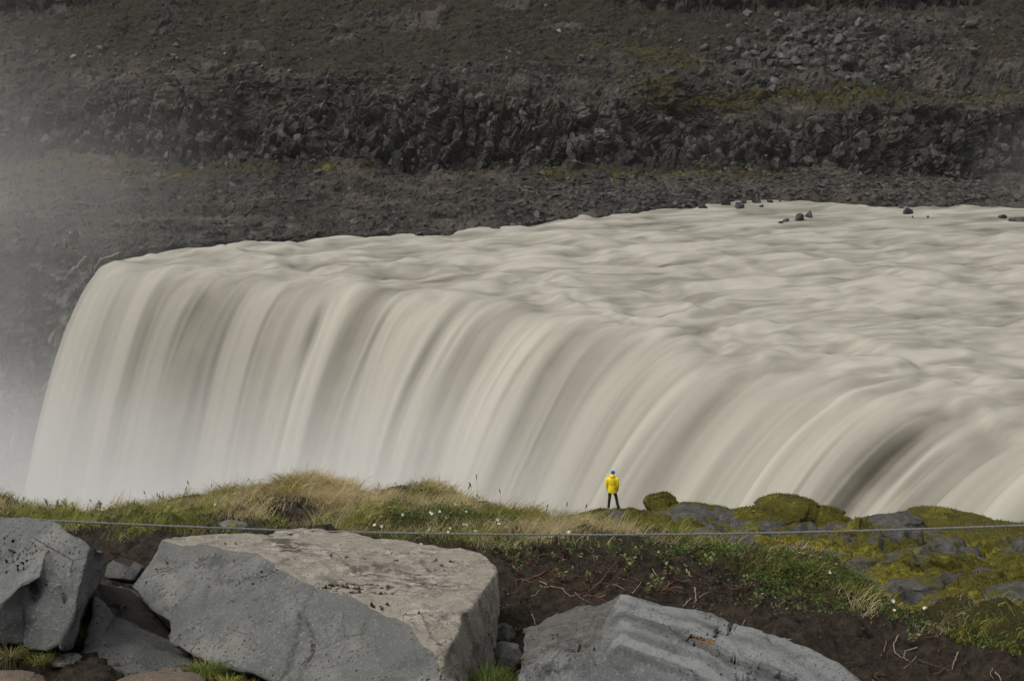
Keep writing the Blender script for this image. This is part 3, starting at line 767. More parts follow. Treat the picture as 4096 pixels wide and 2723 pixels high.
lump('mossy_boulder', led(755, 527, 58), (1.5, 1.6, .62), 19, M_ledge, 'rounded grey rock with moss on its crown behind the rope', .38)
lump('mossy_boulder', led(940, 528, 58), (2.1, 1.8, .50), 21, M_ledge, 'broad moss hummock at the gorge edge on the right', .85)
lump('mossy_boulder', led(1003, 545, 50), (1.9, 1.8, .55), 24, M_ledge, 'wide olive moss mound crossed by the rope at the right edge', 1.0)
lump('mossy_boulder', led(891, 527, 57), (1.4, 1.3, .5), 27, M_ledge, 'flat topped grey rock block at the gorge edge right of centre', .1)
MB = [(880, 545, 50, .5, 'mossy rock just under the rope, left of centre of the right slope'), (925, 556, 46, .2, 'bare grey slab below the rope between moss cushions'),
      (960, 570, 42, .75, 'moss cushion in the middle of the right slope'), (1010, 565, 43, .3, 'grey rock with a moss crown near the right edge, below the wide mound'),
      (870, 568, 42, .1, 'bare dark slab beside the end of the grassy bank'), (930, 590, 37, .1, 'long dark bare slab low on the right slope'),
      (985, 595, 36, .75, 'rounded yellow green cushion low on the right slope'), (1020, 600, 35, .2, 'dark rock at the right edge above the last grass'),
      (800, 540, 52, .25, 'low grey rock seen right behind the rope above the faded flowers'), (845, 540, 51, .7, 'small mossy bump behind the rope left of the bare slabs'),
      (1040, 580, 40, .6, 'mossy rock cut by the right edge halfway down the slope'), (905, 575, 40, .65, 'yellow moss cushion above the long bare slab'),
      (955, 548, 47, .15, 'pale grey angular rock under the rope on the right'), (985, 580, 39, .1, 'bare grey rock between two yellow cushions on the right'),
      (900, 553, 46, .6, 'narrow mossy rock below the rope on the right slope'), (1020, 620, 32, .1, 'bare rock peeping over the turf at the far right')]
for k, (u, v, y, mo_, lab) in enumerate(MB):
    lump('mossy_boulder', led(u, v + 5, y), (rnd.uniform(.55, 1.2), rnd.uniform(.6, 1.0), rnd.uniform(.3, .55)), 50 + k, M_ledge, lab, mo_, sub=5, amp=.34)

# ------------------------------------------------------------------ foreground boulders
def poly_boulder(name, verts, faces, weather, outline, mat, lab, back=(0.0, .7, -.5), L=.02, amp=.012, seed=1, sm=1, band=None, facet=.02, rust=None, stain_shade=None, extra=None, pnoise=1.0):
    """verts: key -> (u, v, y). faces: lists of keys. weather: key index set of faces that carry the pale weathered skin. outline: closed loop of keys, extruded back"""
    bm = bmesh.new(); vm = {}
    for k, (u, v, y) in verts.items(): vm[k] = bm.verts.new(aty(u, v, y))
    for i, f in enumerate(faces):
        try: fc = bm.faces.new([vm[k] for k in f]); fc.material_index = 1 if i in weather else 0
        except ValueError: pass
    cen = np.mean([vm[k].co for k in outline], axis=0)
    bk = {}
    for k in outline:
        c = np.array(vm[k].co); q_ = cen + (c - cen) * .72 + np.array(back); bk[k] = bm.verts.new(q_)
    for a, b in zip(outline, outline[1:] + outline[:1]):
        try: bm.faces.new((vm[a], vm[b], bk[b], bk[a]))
        except ValueError: pass
    bm.faces.new([bk[k] for k in outline])
    bmesh.ops.recalc_face_normals(bm, faces=bm.faces)
    bmesh.ops.triangulate(bm, faces=bm.faces)
    for _ in range(9):
        es = [e for e in bm.edges if e.calc_length() > L * (1 if min(e.verts[0].co.y, e.verts[1].co.y) < cen[1] + .3 else 3)]
        if not es: break
        bmesh.ops.subdivide_edges(bm, edges=es, cuts=1, use_grid_fill=True)
        bmesh.ops.triangulate(bm, faces=[f for f in bm.faces if len(f.verts) > 3])
        if len(bm.verts) > 90000: break
    bmesh.ops.beautify_fill(bm, faces=bm.faces, edges=[e for e in bm.edges if len(e.link_faces) == 2 and e.calc_face_angle(1) < .01])
    for _ in range(sm): bmesh.ops.smooth_vert(bm, verts=bm.verts, factor=.5, use_axis_x=True, use_axis_y=True, use_axis_z=True)
    bm.normal_update()
    V = np.array([v.co for v in bm.verts]); Nr = np.array([v.normal for v in bm.verts])
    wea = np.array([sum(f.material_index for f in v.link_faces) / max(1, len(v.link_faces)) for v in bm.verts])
    for f in bm.faces: f.material_index = 0
    b0, _k = blocks(V * 3.2 + seed, seed, 1.0); b1_, _k1 = blocks(V * 9 + seed, seed + 20, 1.0)
    d = amp * 1.6 * fbm(V * 3 + seed, 4, seed) + amp * .9 * fbm(V * 14, 4, seed + 9, .6) + facet * b0 + facet * .45 * b1_ * (.35 + .65 * wea)
    PU, PV = pix(V)
    if extra is not None: d = d + extra(PU, PV)
    V2 = V + Nr * (d * pnoise)[:, None]
    for v, c in zip(bm.verts, V2): v.co = c
    me = bpy.data.meshes.new(name); bm.to_mesh(me); bm.free()
    for nm, arr in (('weather', wea), ('band', band(PU, PV, V) if band is not None else V[:, 0] * 0), ('rust', rust(PU, PV) if rust is not None else V[:, 0] * 0), ('stain_shade', stain_shade(PU, PV) if stain_shade is not None else V[:, 0] * 0)):
        at = me.attributes.new(nm, 'FLOAT', 'POINT'); at.data.foreach_set('value', np.asarray(arr, np.float32))
    me.polygons.foreach_set('use_smooth', [True] * len(me.polygons)); me.update()
    return tag(link(name, me, mat), lab, 'boulder')
def blob(U, V_, u, v, a, b, rot=0):
    c, s = math.cos(math.radians(rot)), math.sin(math.radians(rot)); x = (U - u) * c + (V_ - v) * s; y = -(U - u) * s + (V_ - v) * c
    return np.exp(-((x / a) ** 2 + (y / b) ** 2))
def line(U, V_, pts, wd):
    r = np.full(np.shape(U), 1e9)
    for (x0, y0), (x1, y1) in zip(pts, pts[1:]):
        t = np.clip(((U - x0) * (x1 - x0) + (V_ - y0) * (y1 - y0)) / ((x1 - x0) ** 2 + (y1 - y0) ** 2), 0, 1)
        r = np.minimum(r, np.hypot(U - x0 - t * (x1 - x0), V_ - y0 - t * (y1 - y0)))
    return np.exp(-(r / wd) ** 2)

# the big boulder: grey broken front, pale weathered top, narrow right side
B = dict(a=(161, 539, 7.0), a1=(180, 544.5, 6.93), a2=(205, 544.5, 6.88), a3=(230, 549, 6.78), a4=(256, 552.5, 6.68), a5=(282, 569.5, 6.42), a6=(299, 579, 6.3), a7=(348, 594, 6.08), a8=(387, 614, 5.85), a9=(411, 624.6, 5.72),
         c1=(421, 643, 5.6), c2=(433, 651, 5.55), c3=(441, 669, 5.5), n1=(157, 550, 6.97), n2=(131, 586.5, 6.75), n3=(153.5, 610, 6.55), n4=(168, 621, 6.45), n5=(172, 642, 6.3), n6=(188, 651, 6.22), n7=(213, 663, 6.1), n8=(256, 673, 5.98), n9=(285, 688, 5.86), n10=(330, 710, 5.7), n11=(442, 730, 5.25),
         t1=(184, 536, 7.25), t2=(205, 533, 7.4), t3=(238, 533, 7.5), t4=(262, 533, 7.5), t5=(276, 527.5, 7.75), t6=(302, 527, 7.8), t7=(322, 529.5, 7.75), t8=(358, 531.4, 7.7), t9=(368, 536, 7.6), t10=(381, 539, 7.55), t11=(413, 541, 7.5), t12=(440, 546.5, 7.35), t13=(466, 550, 7.25), t14=(482, 553, 7.15), t15=(491, 560, 7.0), t16=(497.5, 570, 6.85),
         k1=(421, 610, 5.84), k2=(453, 606, 5.95), k3=(463, 614, 5.9), k4=(462, 626, 5.78), k5=(450, 645.6, 5.62), r1=(471, 606, 6.0), r2=(483, 590, 6.3), s1=(499.5, 590, 6.75), s2=(499.5, 612, 6.6), s3=(497.5, 639, 6.4), s4=(492, 681, 6.1), s5=(488, 725, 5.9))
top = ['a', 'a1', 'a2', 'a3', 'a4', 'a5', 'a6', 'a7', 'a8', 'a9', 'k1', 'k2', 'k3', 'r1', 'r2', 't16', 't15', 't14', 't13', 't12', 't11', 't10', 't9', 't8', 't7', 't6', 't5', 't4', 't3', 't2', 't1']
frontf = ['a', 'n1', 'n2', 'n3', 'n4', 'n5', 'n6', 'n7', 'n8', 'n9', 'n10', 'n11', 'c3', 'c2', 'c1', 'a9', 'a8', 'a7', 'a6', 'a5', 'a4', 'a3', 'a2', 'a1']
chip = ['a9', 'c1', 'c2', 'c3', 'k5', 'k4', 'k3', 'k2', 'k1']
right = ['c3', 'n11', 's5', 's4', 's3', 's2', 's1', 't16', 'r2', 'r1', 'k3', 'k4', 'k5']
olB = ['a', 't1', 't2', 't3', 't4', 't5', 't6', 't7', 't8', 't9', 't10', 't11', 't12', 't13', 't14', 't15', 't16', 's1', 's2', 's3', 's4', 's5', 'n11', 'n10', 'n9', 'n8', 'n7', 'n6', 'n5', 'n4', 'n3', 'n2', 'n1']
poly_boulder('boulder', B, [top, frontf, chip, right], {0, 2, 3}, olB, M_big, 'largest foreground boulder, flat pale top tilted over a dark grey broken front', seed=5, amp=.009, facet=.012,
             stain_shade=lambda U, V_: np.maximum.reduce([blob(U, V_, 285, 541, 22, 6, 12), blob(U, V_, 290, 551, 14, 5), blob(U, V_, 385, 572, 55, 11, 10) * .55, blob(U, V_, 430, 585, 40, 6, 5) * .45, blob(U, V_, 345, 583, 30, 5, 12) * .5,
                                                line(U, V_, [(297, 612), (306, 622), (313, 640), (311, 656), (302, 664)], 2.2) * .85, line(U, V_, [(232, 555), (236, 564)], 2) * .7, line(U, V_, [(245, 600), (248, 612), (258, 628)], 1.6) * .6, line(U, V_, [(190, 562), (205, 575), (225, 590)], 2) * .5]),
             extra=lambda U, V_: -.022 * line(U, V_, [(297, 612), (306, 622), (313, 640), (311, 656), (302, 664)], 1.8) - .018 * line(U, V_, [(256, 600), (262, 606), (264, 612)], 1.5) - .02 * line(U, V_, [(160, 555), (170, 563), (185, 567)], 2)
             + .012 * sstep(661, 664, V_ - .12 * (U - 310)) * (U > 300))
# left boulder
A_ = dict(a0=(-70, 520, 6.5), a=(0, 517, 6.5), b=(30, 518, 6.5), c=(52.5, 520, 6.45), d=(62, 525, 6.4), e=(68, 531, 6.35), f=(84, 539, 6.3), g=(91, 546, 6.28), h=(104, 548.5, 6.45), i=(98.5, 567, 6.4), j=(94.5, 579, 6.36), k=(84, 606, 6.22), l=(79, 619, 6.15), m_=(77.4, 630, 6.1), n=(69.5, 647, 6.0), o=(60, 650, 5.92),
          p=(60, 643, 5.94), q=(47, 651, 5.92), r=(28, 648, 5.95), s=(24, 641, 5.97), t=(0, 640, 5.98), t0=(-70, 640, 5.98), f2=(80, 588, 6.1), f3=(75, 613, 6.0), u1=(46, 549, 6.22), u2=(40, 576, 6.0), u3=(21, 585, 5.97), u4=(0, 606, 5.9), u5=(-70, 640, 5.97), u6=(45, 581, 6.04), u7=(24, 592, 6.02))
facesA = [['a0', 'a', 'b', 'c', 'u1', 'u2', 'u3', 'u4', 'u5'], ['c', 'd', 'e', 'f', 'g', 'f2', 'f3', 'p', 'q', 'u6', 'u2', 'u1'], ['g', 'h', 'i', 'j', 'k', 'l', 'm_', 'n', 'o', 'p', 'f3', 'f2'],
          ['u2', 'u6', 'u7', 'u3'], ['u3', 'u7', 'u4'], ['u4', 'u7', 'u6', 'q', 'r', 's', 't', 'u5']]
olA = ['a0', 'a', 'b', 'c', 'd', 'e', 'f', 'g', 'h', 'i', 'j', 'k', 'l', 'm_', 'n', 'o', 'p', 'q', 'r', 's', 't', 'u5']
poly_boulder('boulder', A_, facesA, set(), olA, M_left, 'tall blue grey boulder with a dark cleft, cut by the left edge of the photo', seed=9, amp=.010, facet=.014, back=(-.1, .5, -.3),
             stain_shade=lambda U, V_: np.maximum.reduce([blob(U, V_, 36, 590, 10, 4), blob(U, V_, 31, 596, 4, 10) * 1.1, blob(U, V_, 45, 580, 8, 2.5), blob(U, V_, 67, 599, 2.5, 4), line(U, V_, [(0, 606), (21, 586)], 1.5) * .6, line(U, V_, [(8, 560), (14, 540)], 1.8) * .5, line(U, V_, [(78, 597), (73, 622), (66, 640)], 1.3) * .7]),  # shade inside the cleft and dents painted dark, plus thin dark lines
             extra=lambda U, V_: -.05 * blob(U, V_, 33, 593, 6, 9) - .03 * blob(U, V_, 67, 599, 2.5, 4) - .02 * line(U, V_, [(8, 560), (14, 540)], 2))
# scooped dark boulder between the two
C_ = dict(a=(92, 578.7, 6.6), b=(104, 580, 6.75), c=(131, 585, 6.85), d=(150, 605, 6.7), e=(172, 640, 6.5), f=(190, 655, 6.4), g=(200, 668, 6.2), h=(157, 676, 6.0), i=(130, 680, 5.95), j=(111, 677, 5.95), k=(102, 668, 6.0), l=(78, 666.6, 6.05), m_=(84, 640, 6.2), n=(92, 619, 6.32), o=(93, 596, 6.42),
          p=(104, 602, 6.55), q=(113, 612, 6.42), r=(100, 640, 6.15), s=(128, 604, 6.62), t=(118, 618, 6.5))
facesC = [['a', 'b', 'c', 's', 'q', 'p', 'o'], ['o', 'p', 'q', 'r', 'k', 'l', 'm_', 'n'], ['q', 's', 'c', 'd', 'e', 't'], ['q', 't', 'r'], ['r', 't', 'e', 'f', 'g', 'h', 'i', 'j', 'k']]
olC = ['a', 'b', 'c', 'd', 'e', 'f', 'g', 'h', 'i', 'j', 'k', 'l', 'm_', 'n', 'o']
poly_boulder('boulder', C_, facesC, {0, 2}, olC, M_mid, 'dark scooped boulder wedged between the left boulder and the largest one', seed=13, amp=.010, facet=.010, back=(0, .5, -.3), sm=4,
             stain_shade=lambda U, V_: np.maximum.reduce([blob(U, V_, 118, 663, 4, 2), blob(U, V_, 133, 672, 6, 4), blob(U, V_, 120, 670, 4, 3), blob(U, V_, 160, 630, 5, 3)]),
             extra=lambda U, V_: -.015 * blob(U, V_, 118, 606, 12, 7) + .03 * blob(U, V_, 140, 650, 20, 14))
E_ = dict(a=(104, 577, 6.9), b=(106, 564, 6.95), c=(113, 558.5, 7.0), d=(122, 557, 7.1), e=(134, 560, 7.1), f=(143, 565, 7.05), g=(141, 570, 6.95), h=(133, 580, 6.88), i=(118, 578, 6.85), j=(122, 563, 6.93), k=(131, 566, 6.95))
poly_boulder('rock', E_, [['a', 'b', 'c', 'j', 'i'], ['c', 'd', 'e', 'k', 'j'], ['e', 'f', 'g', 'k'], ['j', 'k', 'g', 'h', 'i']], {1}, ['a', 'b', 'c', 'd', 'e', 'f', 'g', 'h', 'i'], M_mid,
             'small blackish rock with a tan rim, on top of the scooped boulder', seed=17, amp=.006, facet=.006, back=(0, .2, -.12))
# banded boulder lower right
def bandf(U, V_, V):
    tl_ = np.interp(U, [600, 621, 659, 696, 732, 768, 807, 839, 863], [612, 592, 603, 610, 625, 632.5, 648, 665, 681])
    dd = (V_ - tl_) / (1 + .004 * (U - 620)) + 3.0 * fbm(V * 3, 3, 77) + 2 * np.sin(U / 37)
    return np.clip((.5 + .32 * np.sin(dd / 5.2) + .25 * np.sin(dd / 2.3 + 1)) * sstep(596, 625, U) * sstep(75, 45, dd) + .35 * (1 - sstep(596, 625, U) * sstep(75, 45, dd)), 0, 1)
R_ = dict(a=(514, 690, 5.6), b=(518, 659, 5.75), c=(527, 634, 5.95), d=(538.5, 628, 6.05), e=(556, 616, 6.15), f=(575, 608, 6.2), g=(586, 603, 6.25), h=(608, 598, 6.28), i=(621, 592, 6.3), j=(637, 595.6, 6.3), k=(659, 603, 6.3), l=(680, 609, 6.28), m_=(696, 610, 6.28), n=(721, 618, 6.25), o=(732, 625, 6.2),
          p=(747, 628, 6.2), q=(768, 632.5, 6.15), r=(788, 638, 6.1), s=(807, 648, 6.05), t=(823, 657, 6.0), u=(839, 665, 5.95), v=(863, 681, 5.85), w=(890, 705, 5.7), x=(700, 730, 5.15), y=(585, 730, 5.2), z=(520, 730, 5.4),
          r1=(607, 616, 6.0), r2=(600, 648, 5.65), r3=(560, 645, 5.7), r4=(523, 662, 5.68), r5=(589, 690, 5.45), r6=(640, 632, 5.8), r7=(700, 645, 5.75), r8=(760, 665, 5.65), r9=(720, 633, 5.95), r10=(575, 648, 5.62))
facesR = [['b', 'c', 'd', 'e', 'f', 'g', 'h', 'i', 'r1', 'r2', 'r10', 'r3', 'r4'], ['i', 'j', 'k', 'l', 'm_', 'n', 'o', 'r9', 'r6', 'r1'], ['r1', 'r6', 'r2'], ['o', 'p', 'q', 'r', 's', 't', 'u', 'v', 'w', 'r8', 'r7', 'r9'], ['r6', 'r9', 'r7'],
          ['a', 'b', 'r4', 'r3', 'r10', 'r5', 'y', 'z'], ['r10', 'r2', 'r5'], ['r2', 'r6', 'r7', 'r8', 'w', 'x', 'y', 'r5']]
olR = ['a', 'b', 'c', 'd', 'e', 'f', 'g', 'h', 'i', 'j', 'k', 'l', 'm_', 'n', 'o', 'p', 'q', 'r', 's', 't', 'u', 'v', 'w', 'x', 'y', 'z']
poly_boulder('boulder', R_, facesR, {0}, olR, M_right, 'pointed grey boulder with curved bands and rust streaks, lower right', seed=23, amp=.013, facet=.020, back=(0, .7, -.4), sm=2, band=bandf,
             rust=lambda U, V_: np.maximum(line(U, V_, [(632, 620), (648, 623), (662, 628)], 2.2), line(U, V_, [(693, 634), (703, 638), (714, 640)], 2.2)) + .3 * line(U, V_, [(610, 615), (640, 622), (700, 635), (716, 640)], 1.5),
             stain_shade=lambda U, V_: np.maximum.reduce([blob(U, V_, 545, 668, 28, 16) * .62, blob(U, V_, 572, 650, 10, 8) * .6, line(U, V_, [(585, 640), (600, 670), (612, 690)], 1.5) * .6, line(U, V_, [(717, 634), (718, 627), (728, 632), (732, 625)], 1.3) * .8, blob(U, V_, 568, 657, 2.5, 2.5) * 1.2,  # darker lower left face, with dark cracks and spots
                                                line(U, V_, [(752, 688), (757, 672), (760, 662)], 1.5) * .6]),
             extra=lambda U, V_: .03 * np.sin((V_ + .28 * (U - 600) * -1 + 6 * np.sin(U / 60)) / 4.4) * 0 + .007 * (bandf(U, V_, np.stack([U / 80, V_ / 80, U * 0], -1)) - .5) - .02 * line(U, V_, [(717, 634), (718, 627), (728, 632), (732, 625)], 1.5))
# stones at the bottom edge and beside the largest boulder
def stone(u, v, y, r, seed, mat, lab, name='stone', amp=.18):
    o = lump(name, led(u, v, y), r, seed, mat, lab, .2, 'stone', None, amp, 5)
    me = o.data
    for nm, val in (('weather', .35 if mat is not M_lichen else .55), ('stain_shade', 0.0)):
        at = me.attributes.new(nm, 'FLOAT', 'POINT'); V = np.empty(len(me.vertices) * 3, np.float32); me.vertices.foreach_get('co', V); V = V.reshape(-1, 3)
        at.data.foreach_set('value', (val + (.4 * fbm(V * 9, 3, seed) if nm == 'weather' else V[:, 0] * 0)).astype(np.float32))
    return o
stone(8, 690, 5.25, (.13, .12, .06), 31, M_tan, 'brown stone cut by the bottom left corner')
stone(158, 690, 5.3, (.20, .15, .055), 33, M_tan, 'long tan stone at the bottom edge below the scooped boulder')
stone(504, 634, 6.75, (.055, .06, .045), 35, M_lichen, 'small lichen crusted stone beside the right side of the largest boulder')
stone(506, 656, 6.5, (.075, .08, .06), 37, M_lichen, 'rough lichen speckled stone low in the gap between the two big boulders')
stone(66, 659, 6.0, (.07, .06, .018), 39, M_lichen, 'flat pale crusted stone on the earth under the left boulder')
stone(232, 527.5, 9.3, (.10, .08, .045), 41, M_left, 'grey stone half sunk in the turf just above the rope')
stone(533, 630, 6.9, (.05, .04, .015), 43, M_lichen, 'pale flat stone chip on bare earth left of the pointed boulder')

# ------------------------------------------------------------------ rope
b_ = NB('weathered_rope'); c_ = b_.coord(); b_.bsdf(b_.mix(b_.noise(c_, 60, 4), (.10, .102, .095), (.25, .255, .235)), .9, b_.bump(b_.noise(c_, 400, 3), .5, .002)); M_rope = b_.m
rp = [(-70, 514.5, 7.8), (44, 519.0, 7.9), (120, 522.3, 7.95), (200, 526.8, 8.0), (300, 531.0, 8.05), (400, 532.8, 8.0), (500, 534.2, 7.95), (600, 534.0, 7.85), (700, 532.8, 7.75), (800, 531.2, 7.65), (900, 529.0, 7.55), (1024, 525.2, 7.45), (1150, 520.5, 7.35), (1300, 514, 7.25)]
ra = np.array(rp); tq = np.linspace(-70, 1300, 1640)
cu = np.polyfit(ra[:, 0], ra[:, 1], 4); cyy = np.polyfit(ra[:, 0], ra[:, 2], 2)
Rp = aty(tq, np.polyval(cu, tq), np.polyval(cyy, tq))
bm = bmesh.new()
for k in range(3):
    ph = tq * .40 + k * 2.0944
    tube(bm, Rp + np.stack([0 * ph, np.cos(ph) * .0036, np.sin(ph) * .0036], -1), .0031, 5)
tag(bm_obj('rope', bm, M_rope), 'thin twisted grey rope strung across the photo above the boulders', 'rope')

# ------------------------------------------------------------------ people
M_yel = plain('yellow_raincoat', (.88, .66, .01), .5, .4, .08, 12)
M_blk = plain('black_trousers', (.018, .018, .02), .8)
M_boot = plain('black_boots', (.012, .012, .013), .6)
M_hat = plain('blue_wool', (.02, .085, .42), .9)
M_skin = plain('skin', (.42, .26, .19), .6)
M_navy = plain('dark_rain_jacket', (.025, .03, .035), .7)
M_paleh = plain('pale_wool', (.45, .5, .52), .9)
M_grn = plain('dark_green_jacket', (.02, .03, .025), .7)
def skin_body(name, J, E, mat, parent, levels=2):
    bm = bmesh.new(); keys = list(J); vs = {k: bm.verts.new(J[k][0]) for k in keys}
    for a, b in E: bm.edges.new((vs[a], vs[b]))
    me = bpy.data.meshes.new(name); bm.to_mesh(me); bm.free()
    o = bpy.data.objects.new(name, me); COL.objects.link(o)
    sk = o.modifiers.new('skin', 'SKIN'); sk.use_smooth_shade = True
    for i, k in enumerate(keys):
        r = J[k][1]; r = r if isinstance(r, tuple) else (r, r)
        me.skin_vertices[0].data[i].radius = r; me.skin_vertices[0].data[i].use_root = (i == 0)
    sb = o.modifiers.new('sub', 'SUBSURF'); sb.levels = levels; sb.render_levels = levels
    dg = bpy.context.evaluated_depsgraph_get(); dg.update()
    m2 = bpy.data.meshes.new_from_object(o.evaluated_get(dg)); m2.name = name
    bpy.data.objects.remove(o); bpy.data.meshes.remove(me)
    m2.materials.clear()
    return link(name, m2, mat, parent)
def ring_loft(bm, rings, seg=20):
    R_s = []
    for (x, y, z, rx, ry) in rings:
        R_s.append([bm.verts.new((x + rx * math.cos(a), y + ry * math.sin(a), z)) for a in [k * 2 * math.pi / seg for k in range(seg)]])
    for A1, B1 in zip(R_s, R_s[1:]):
        for k in range(seg): bm.faces.new((A1[k], A1[(k + 1) % seg], B1[(k + 1) % seg], B1[k]))
    bm.faces.new(R_s[0][::-1]); bm.faces.new(R_s[-1])
def person(loc, rz, lab, coat, hatm, hoodm, splay=(-.15, .27), long=True, legs=M_blk, bend=0.0, group=None):
    t = empty('person', loc, rz); tag(t, lab, 'person', group)
    lx, rx = splay
    J = dict(pelvis=((0, 0, .94), (.13, .10)), spine=((0, 0, 1.12), (.12, .09)), chest=((0, 0, 1.32), (.15, .10)), neck=((0, .01, 1.48), .055), jaw=((0, .035, 1.56), (.062, .07)), head=((0, .04, 1.64), (.078, .092)), crown=((0, .03, 1.71), (.06, .07)), nose=((0, .128, 1.62), .014))
    E = [('pelvis', 'spine'), ('spine', 'chest'), ('chest', 'neck'), ('neck', 'jaw'), ('jaw', 'head'), ('head', 'crown'), ('head', 'nose')]
    for s, n_, fx_, in ((-1, 'l', lx), (1, 'r', rx)):
        J[n_ + 'sh'] = ((s * .17, 0, 1.41), .062); J[n_ + 'el'] = ((s * .245, -.03, 1.14), .045); J[n_ + 'wr'] = ((s * .235, .07, .91), .030); J[n_ + 'pa'] = ((s * .225, .10, .845), (.036, .020))
        J[n_ + 'hp'] = ((s * .09, 0, .90), .085); J[n_ + 'kn'] = ((s * .09 + (fx_ - s * .09) * .5, .025, .50), .058); J[n_ + 'an'] = ((fx_, 0, .10), .042); J[n_ + 'to'] = ((fx_ + (.09 if s > 0 else -.01), .16, .035), (.045, .03))
        E += [('chest', n_ + 'sh'), (n_ + 'sh', n_ + 'el'), (n_ + 'el', n_ + 'wr'), (n_ + 'wr', n_ + 'pa'), ('pelvis', n_ + 'hp'), (n_ + 'hp', n_ + 'kn'), (n_ + 'kn', n_ + 'an'), (n_ + 'an', n_ + 'to')]
        for k, (dx, ln) in enumerate(((-.027, .062), (-.009, .074), (.009, .07), (.027, .055))):
            a = 'f%s%d' % (n_, k); J[a + 'a'] = ((s * .225 + dx, .112, .80), .009); J[a + 'b'] = ((s * .222 + dx, .115, .80 - ln), .007); E += [(n_ + 'pa', a + 'a'), (a + 'a', a + 'b')]
        J['t' + n_] = ((s * .225 - s * .045, .125, .83), .010); J['u' + n_] = ((s * .225 - s * .055, .135, .79), .008); E += [(n_ + 'pa', 't' + n_), ('t' + n_, 'u' + n_)]
    skin_body('body', J, E, M_skin, t, 1)
    # trousers
    bm = bmesh.new()
    for s, fx_ in ((-1, lx), (1, rx)):
        h = s * .092
        ring_loft(bm, [(h, 0, .98, .105, .125), (h, 0, .88, .105, .12), (h + (fx_ - h) * .22, .01, .70, .088, .10), (h + (fx_ - h) * .5, .025, .50, .070, .08), (h + (fx_ - h) * .75, .005, .30, .066, .075), (fx_, -.005, .09, .058, .066)], 16)
    bm_obj('trousers', bm, legs, t)
    for s, fx_ in ((-1, lx), (1, rx)):
        bm = bmesh.new(); ring_loft(bm, [(fx_, 0, .20, .062, .068), (fx_, 0, .11, .060, .070), (fx_ + s * .012, .03, .06, .062, .11), (fx_ + s * .02, .055, .0, .064, .145)], 16)
        bm_obj('boot', bm, M_boot, t)
    # coat: body, sleeves, waist seam as a slight pinch
    bm = bmesh.new(); hem = .73 if long else .86
    ring_loft(bm, [(0, 0, hem, .205, .155), (0, 0, hem + .02, .212, .16), (0, 0, .90, .205, .155), (0, 0, 1.075, .192, .138), (0, 0, 1.10, .186, .132), (0, 0, 1.125, .196, .14), (0, 0, 1.28, .218, .142), (0, 0, 1.38, .225, .135), (0, -.005, 1.44, .185, .12), (0, -.005, 1.49, .10, .095), (0, 0, 1.52, .07, .08)], 28)
    for s in (-1, 1):
        tube(bm, [(s * .15, 0, 1.425), (s * .205, 0, 1.385), (s * .235, -.01, 1.28), (s * .255, -.03, 1.14), (s * .252, .02, 1.02), (s * .24, .07, .90), (s * .236, .08, .875)], [.07, .078, .074, .066, .060, .054, .052], 14)
    for v in bm.verts:
        q_ = np.array([v.co]) * np.array([9, 9, 6.0]); v.co += v.co.normalized() * 0 + Vector((float(vnoise(q_, 5)[0]), float(vnoise(q_, 6)[0]), 0)) * .011
    bm_obj('coat', bm, coat, t)
    # hood down on the back of the neck
    bm = bmesh.new(); bmesh.ops.create_uvsphere(bm, u_segments=20, v_segments=14, radius=1)
    for v in bm.verts:
        z = v.co.z; v.co = Vector((v.co.x * (.125 - .03 * z), v.co.y * .10 - .045, 1.525 + z * .095))
    bm_obj('hood', bm, hoodm, t)
    bm = bmesh.new(); bmesh.ops.create_uvsphere(bm, u_segments=18, v_segments=12, radius=1)
    for v in bm.verts: v.co = Vector((v.co.x * .098 + .01, v.co.y * .112 + .04, 1.685 + v.co.z * .085))
    bm_obj('hat', bm, hatm, t)
    return t
px = aty(612, 509, 65.6)
zf = surf(LEDGE, px[0], 65.6, .28)
# keep the feet on the ledge where the picture has them
pz = px[2]
ky = 65.6
person((px[0], ky, zf - .02), -.22, 'person in a yellow raincoat and blue hat standing on the mossy ledge, seen from behind', M_yel, M_hat, M_yel)
for (u, v, rz, lab, ct, ht) in [(71.5, 247.5, 2.6, 'person in dark clothes and pale hat, left one of the far pair', M_navy, M_paleh), (76.5, 246.5, .6, 'person all in black, right one of the far pair', M_blk, M_blk)]:
    p = on_sheet(FAR, u, v - 3, 12)
    person((float(aty(u, v, p[1])[0]), float(p[1]), surf(FAR, float(p[0]), float(p[1]), .5)), rz, lab, ct, ht, ct, (-.12, .13), False, M_blk)
p = on_sheet(FAR, 64, 245, 10)
t = empty('marker_post', (float(p[0]), float(p[1]), surf(FAR, float(p[0]), float(p[1]), .3) - .1)); tag(t, 'thin yellow marker post on the far shelf beside the distant pair', 'post')
bm = bmesh.new(); tube(bm, [(0, 0, 0), (0, 0, .85)], .032, 10); bm_obj('pole', bm, plain('yellow_post_paint', (.32, .27, .09)), t)
bm = bmesh.new(); tube(bm, [(0, 0, .85), (0, 0, .92)], [.05, .035], 10); bm_obj('cap', bm, plain('post_cap', (.5, .45, .2)), t)

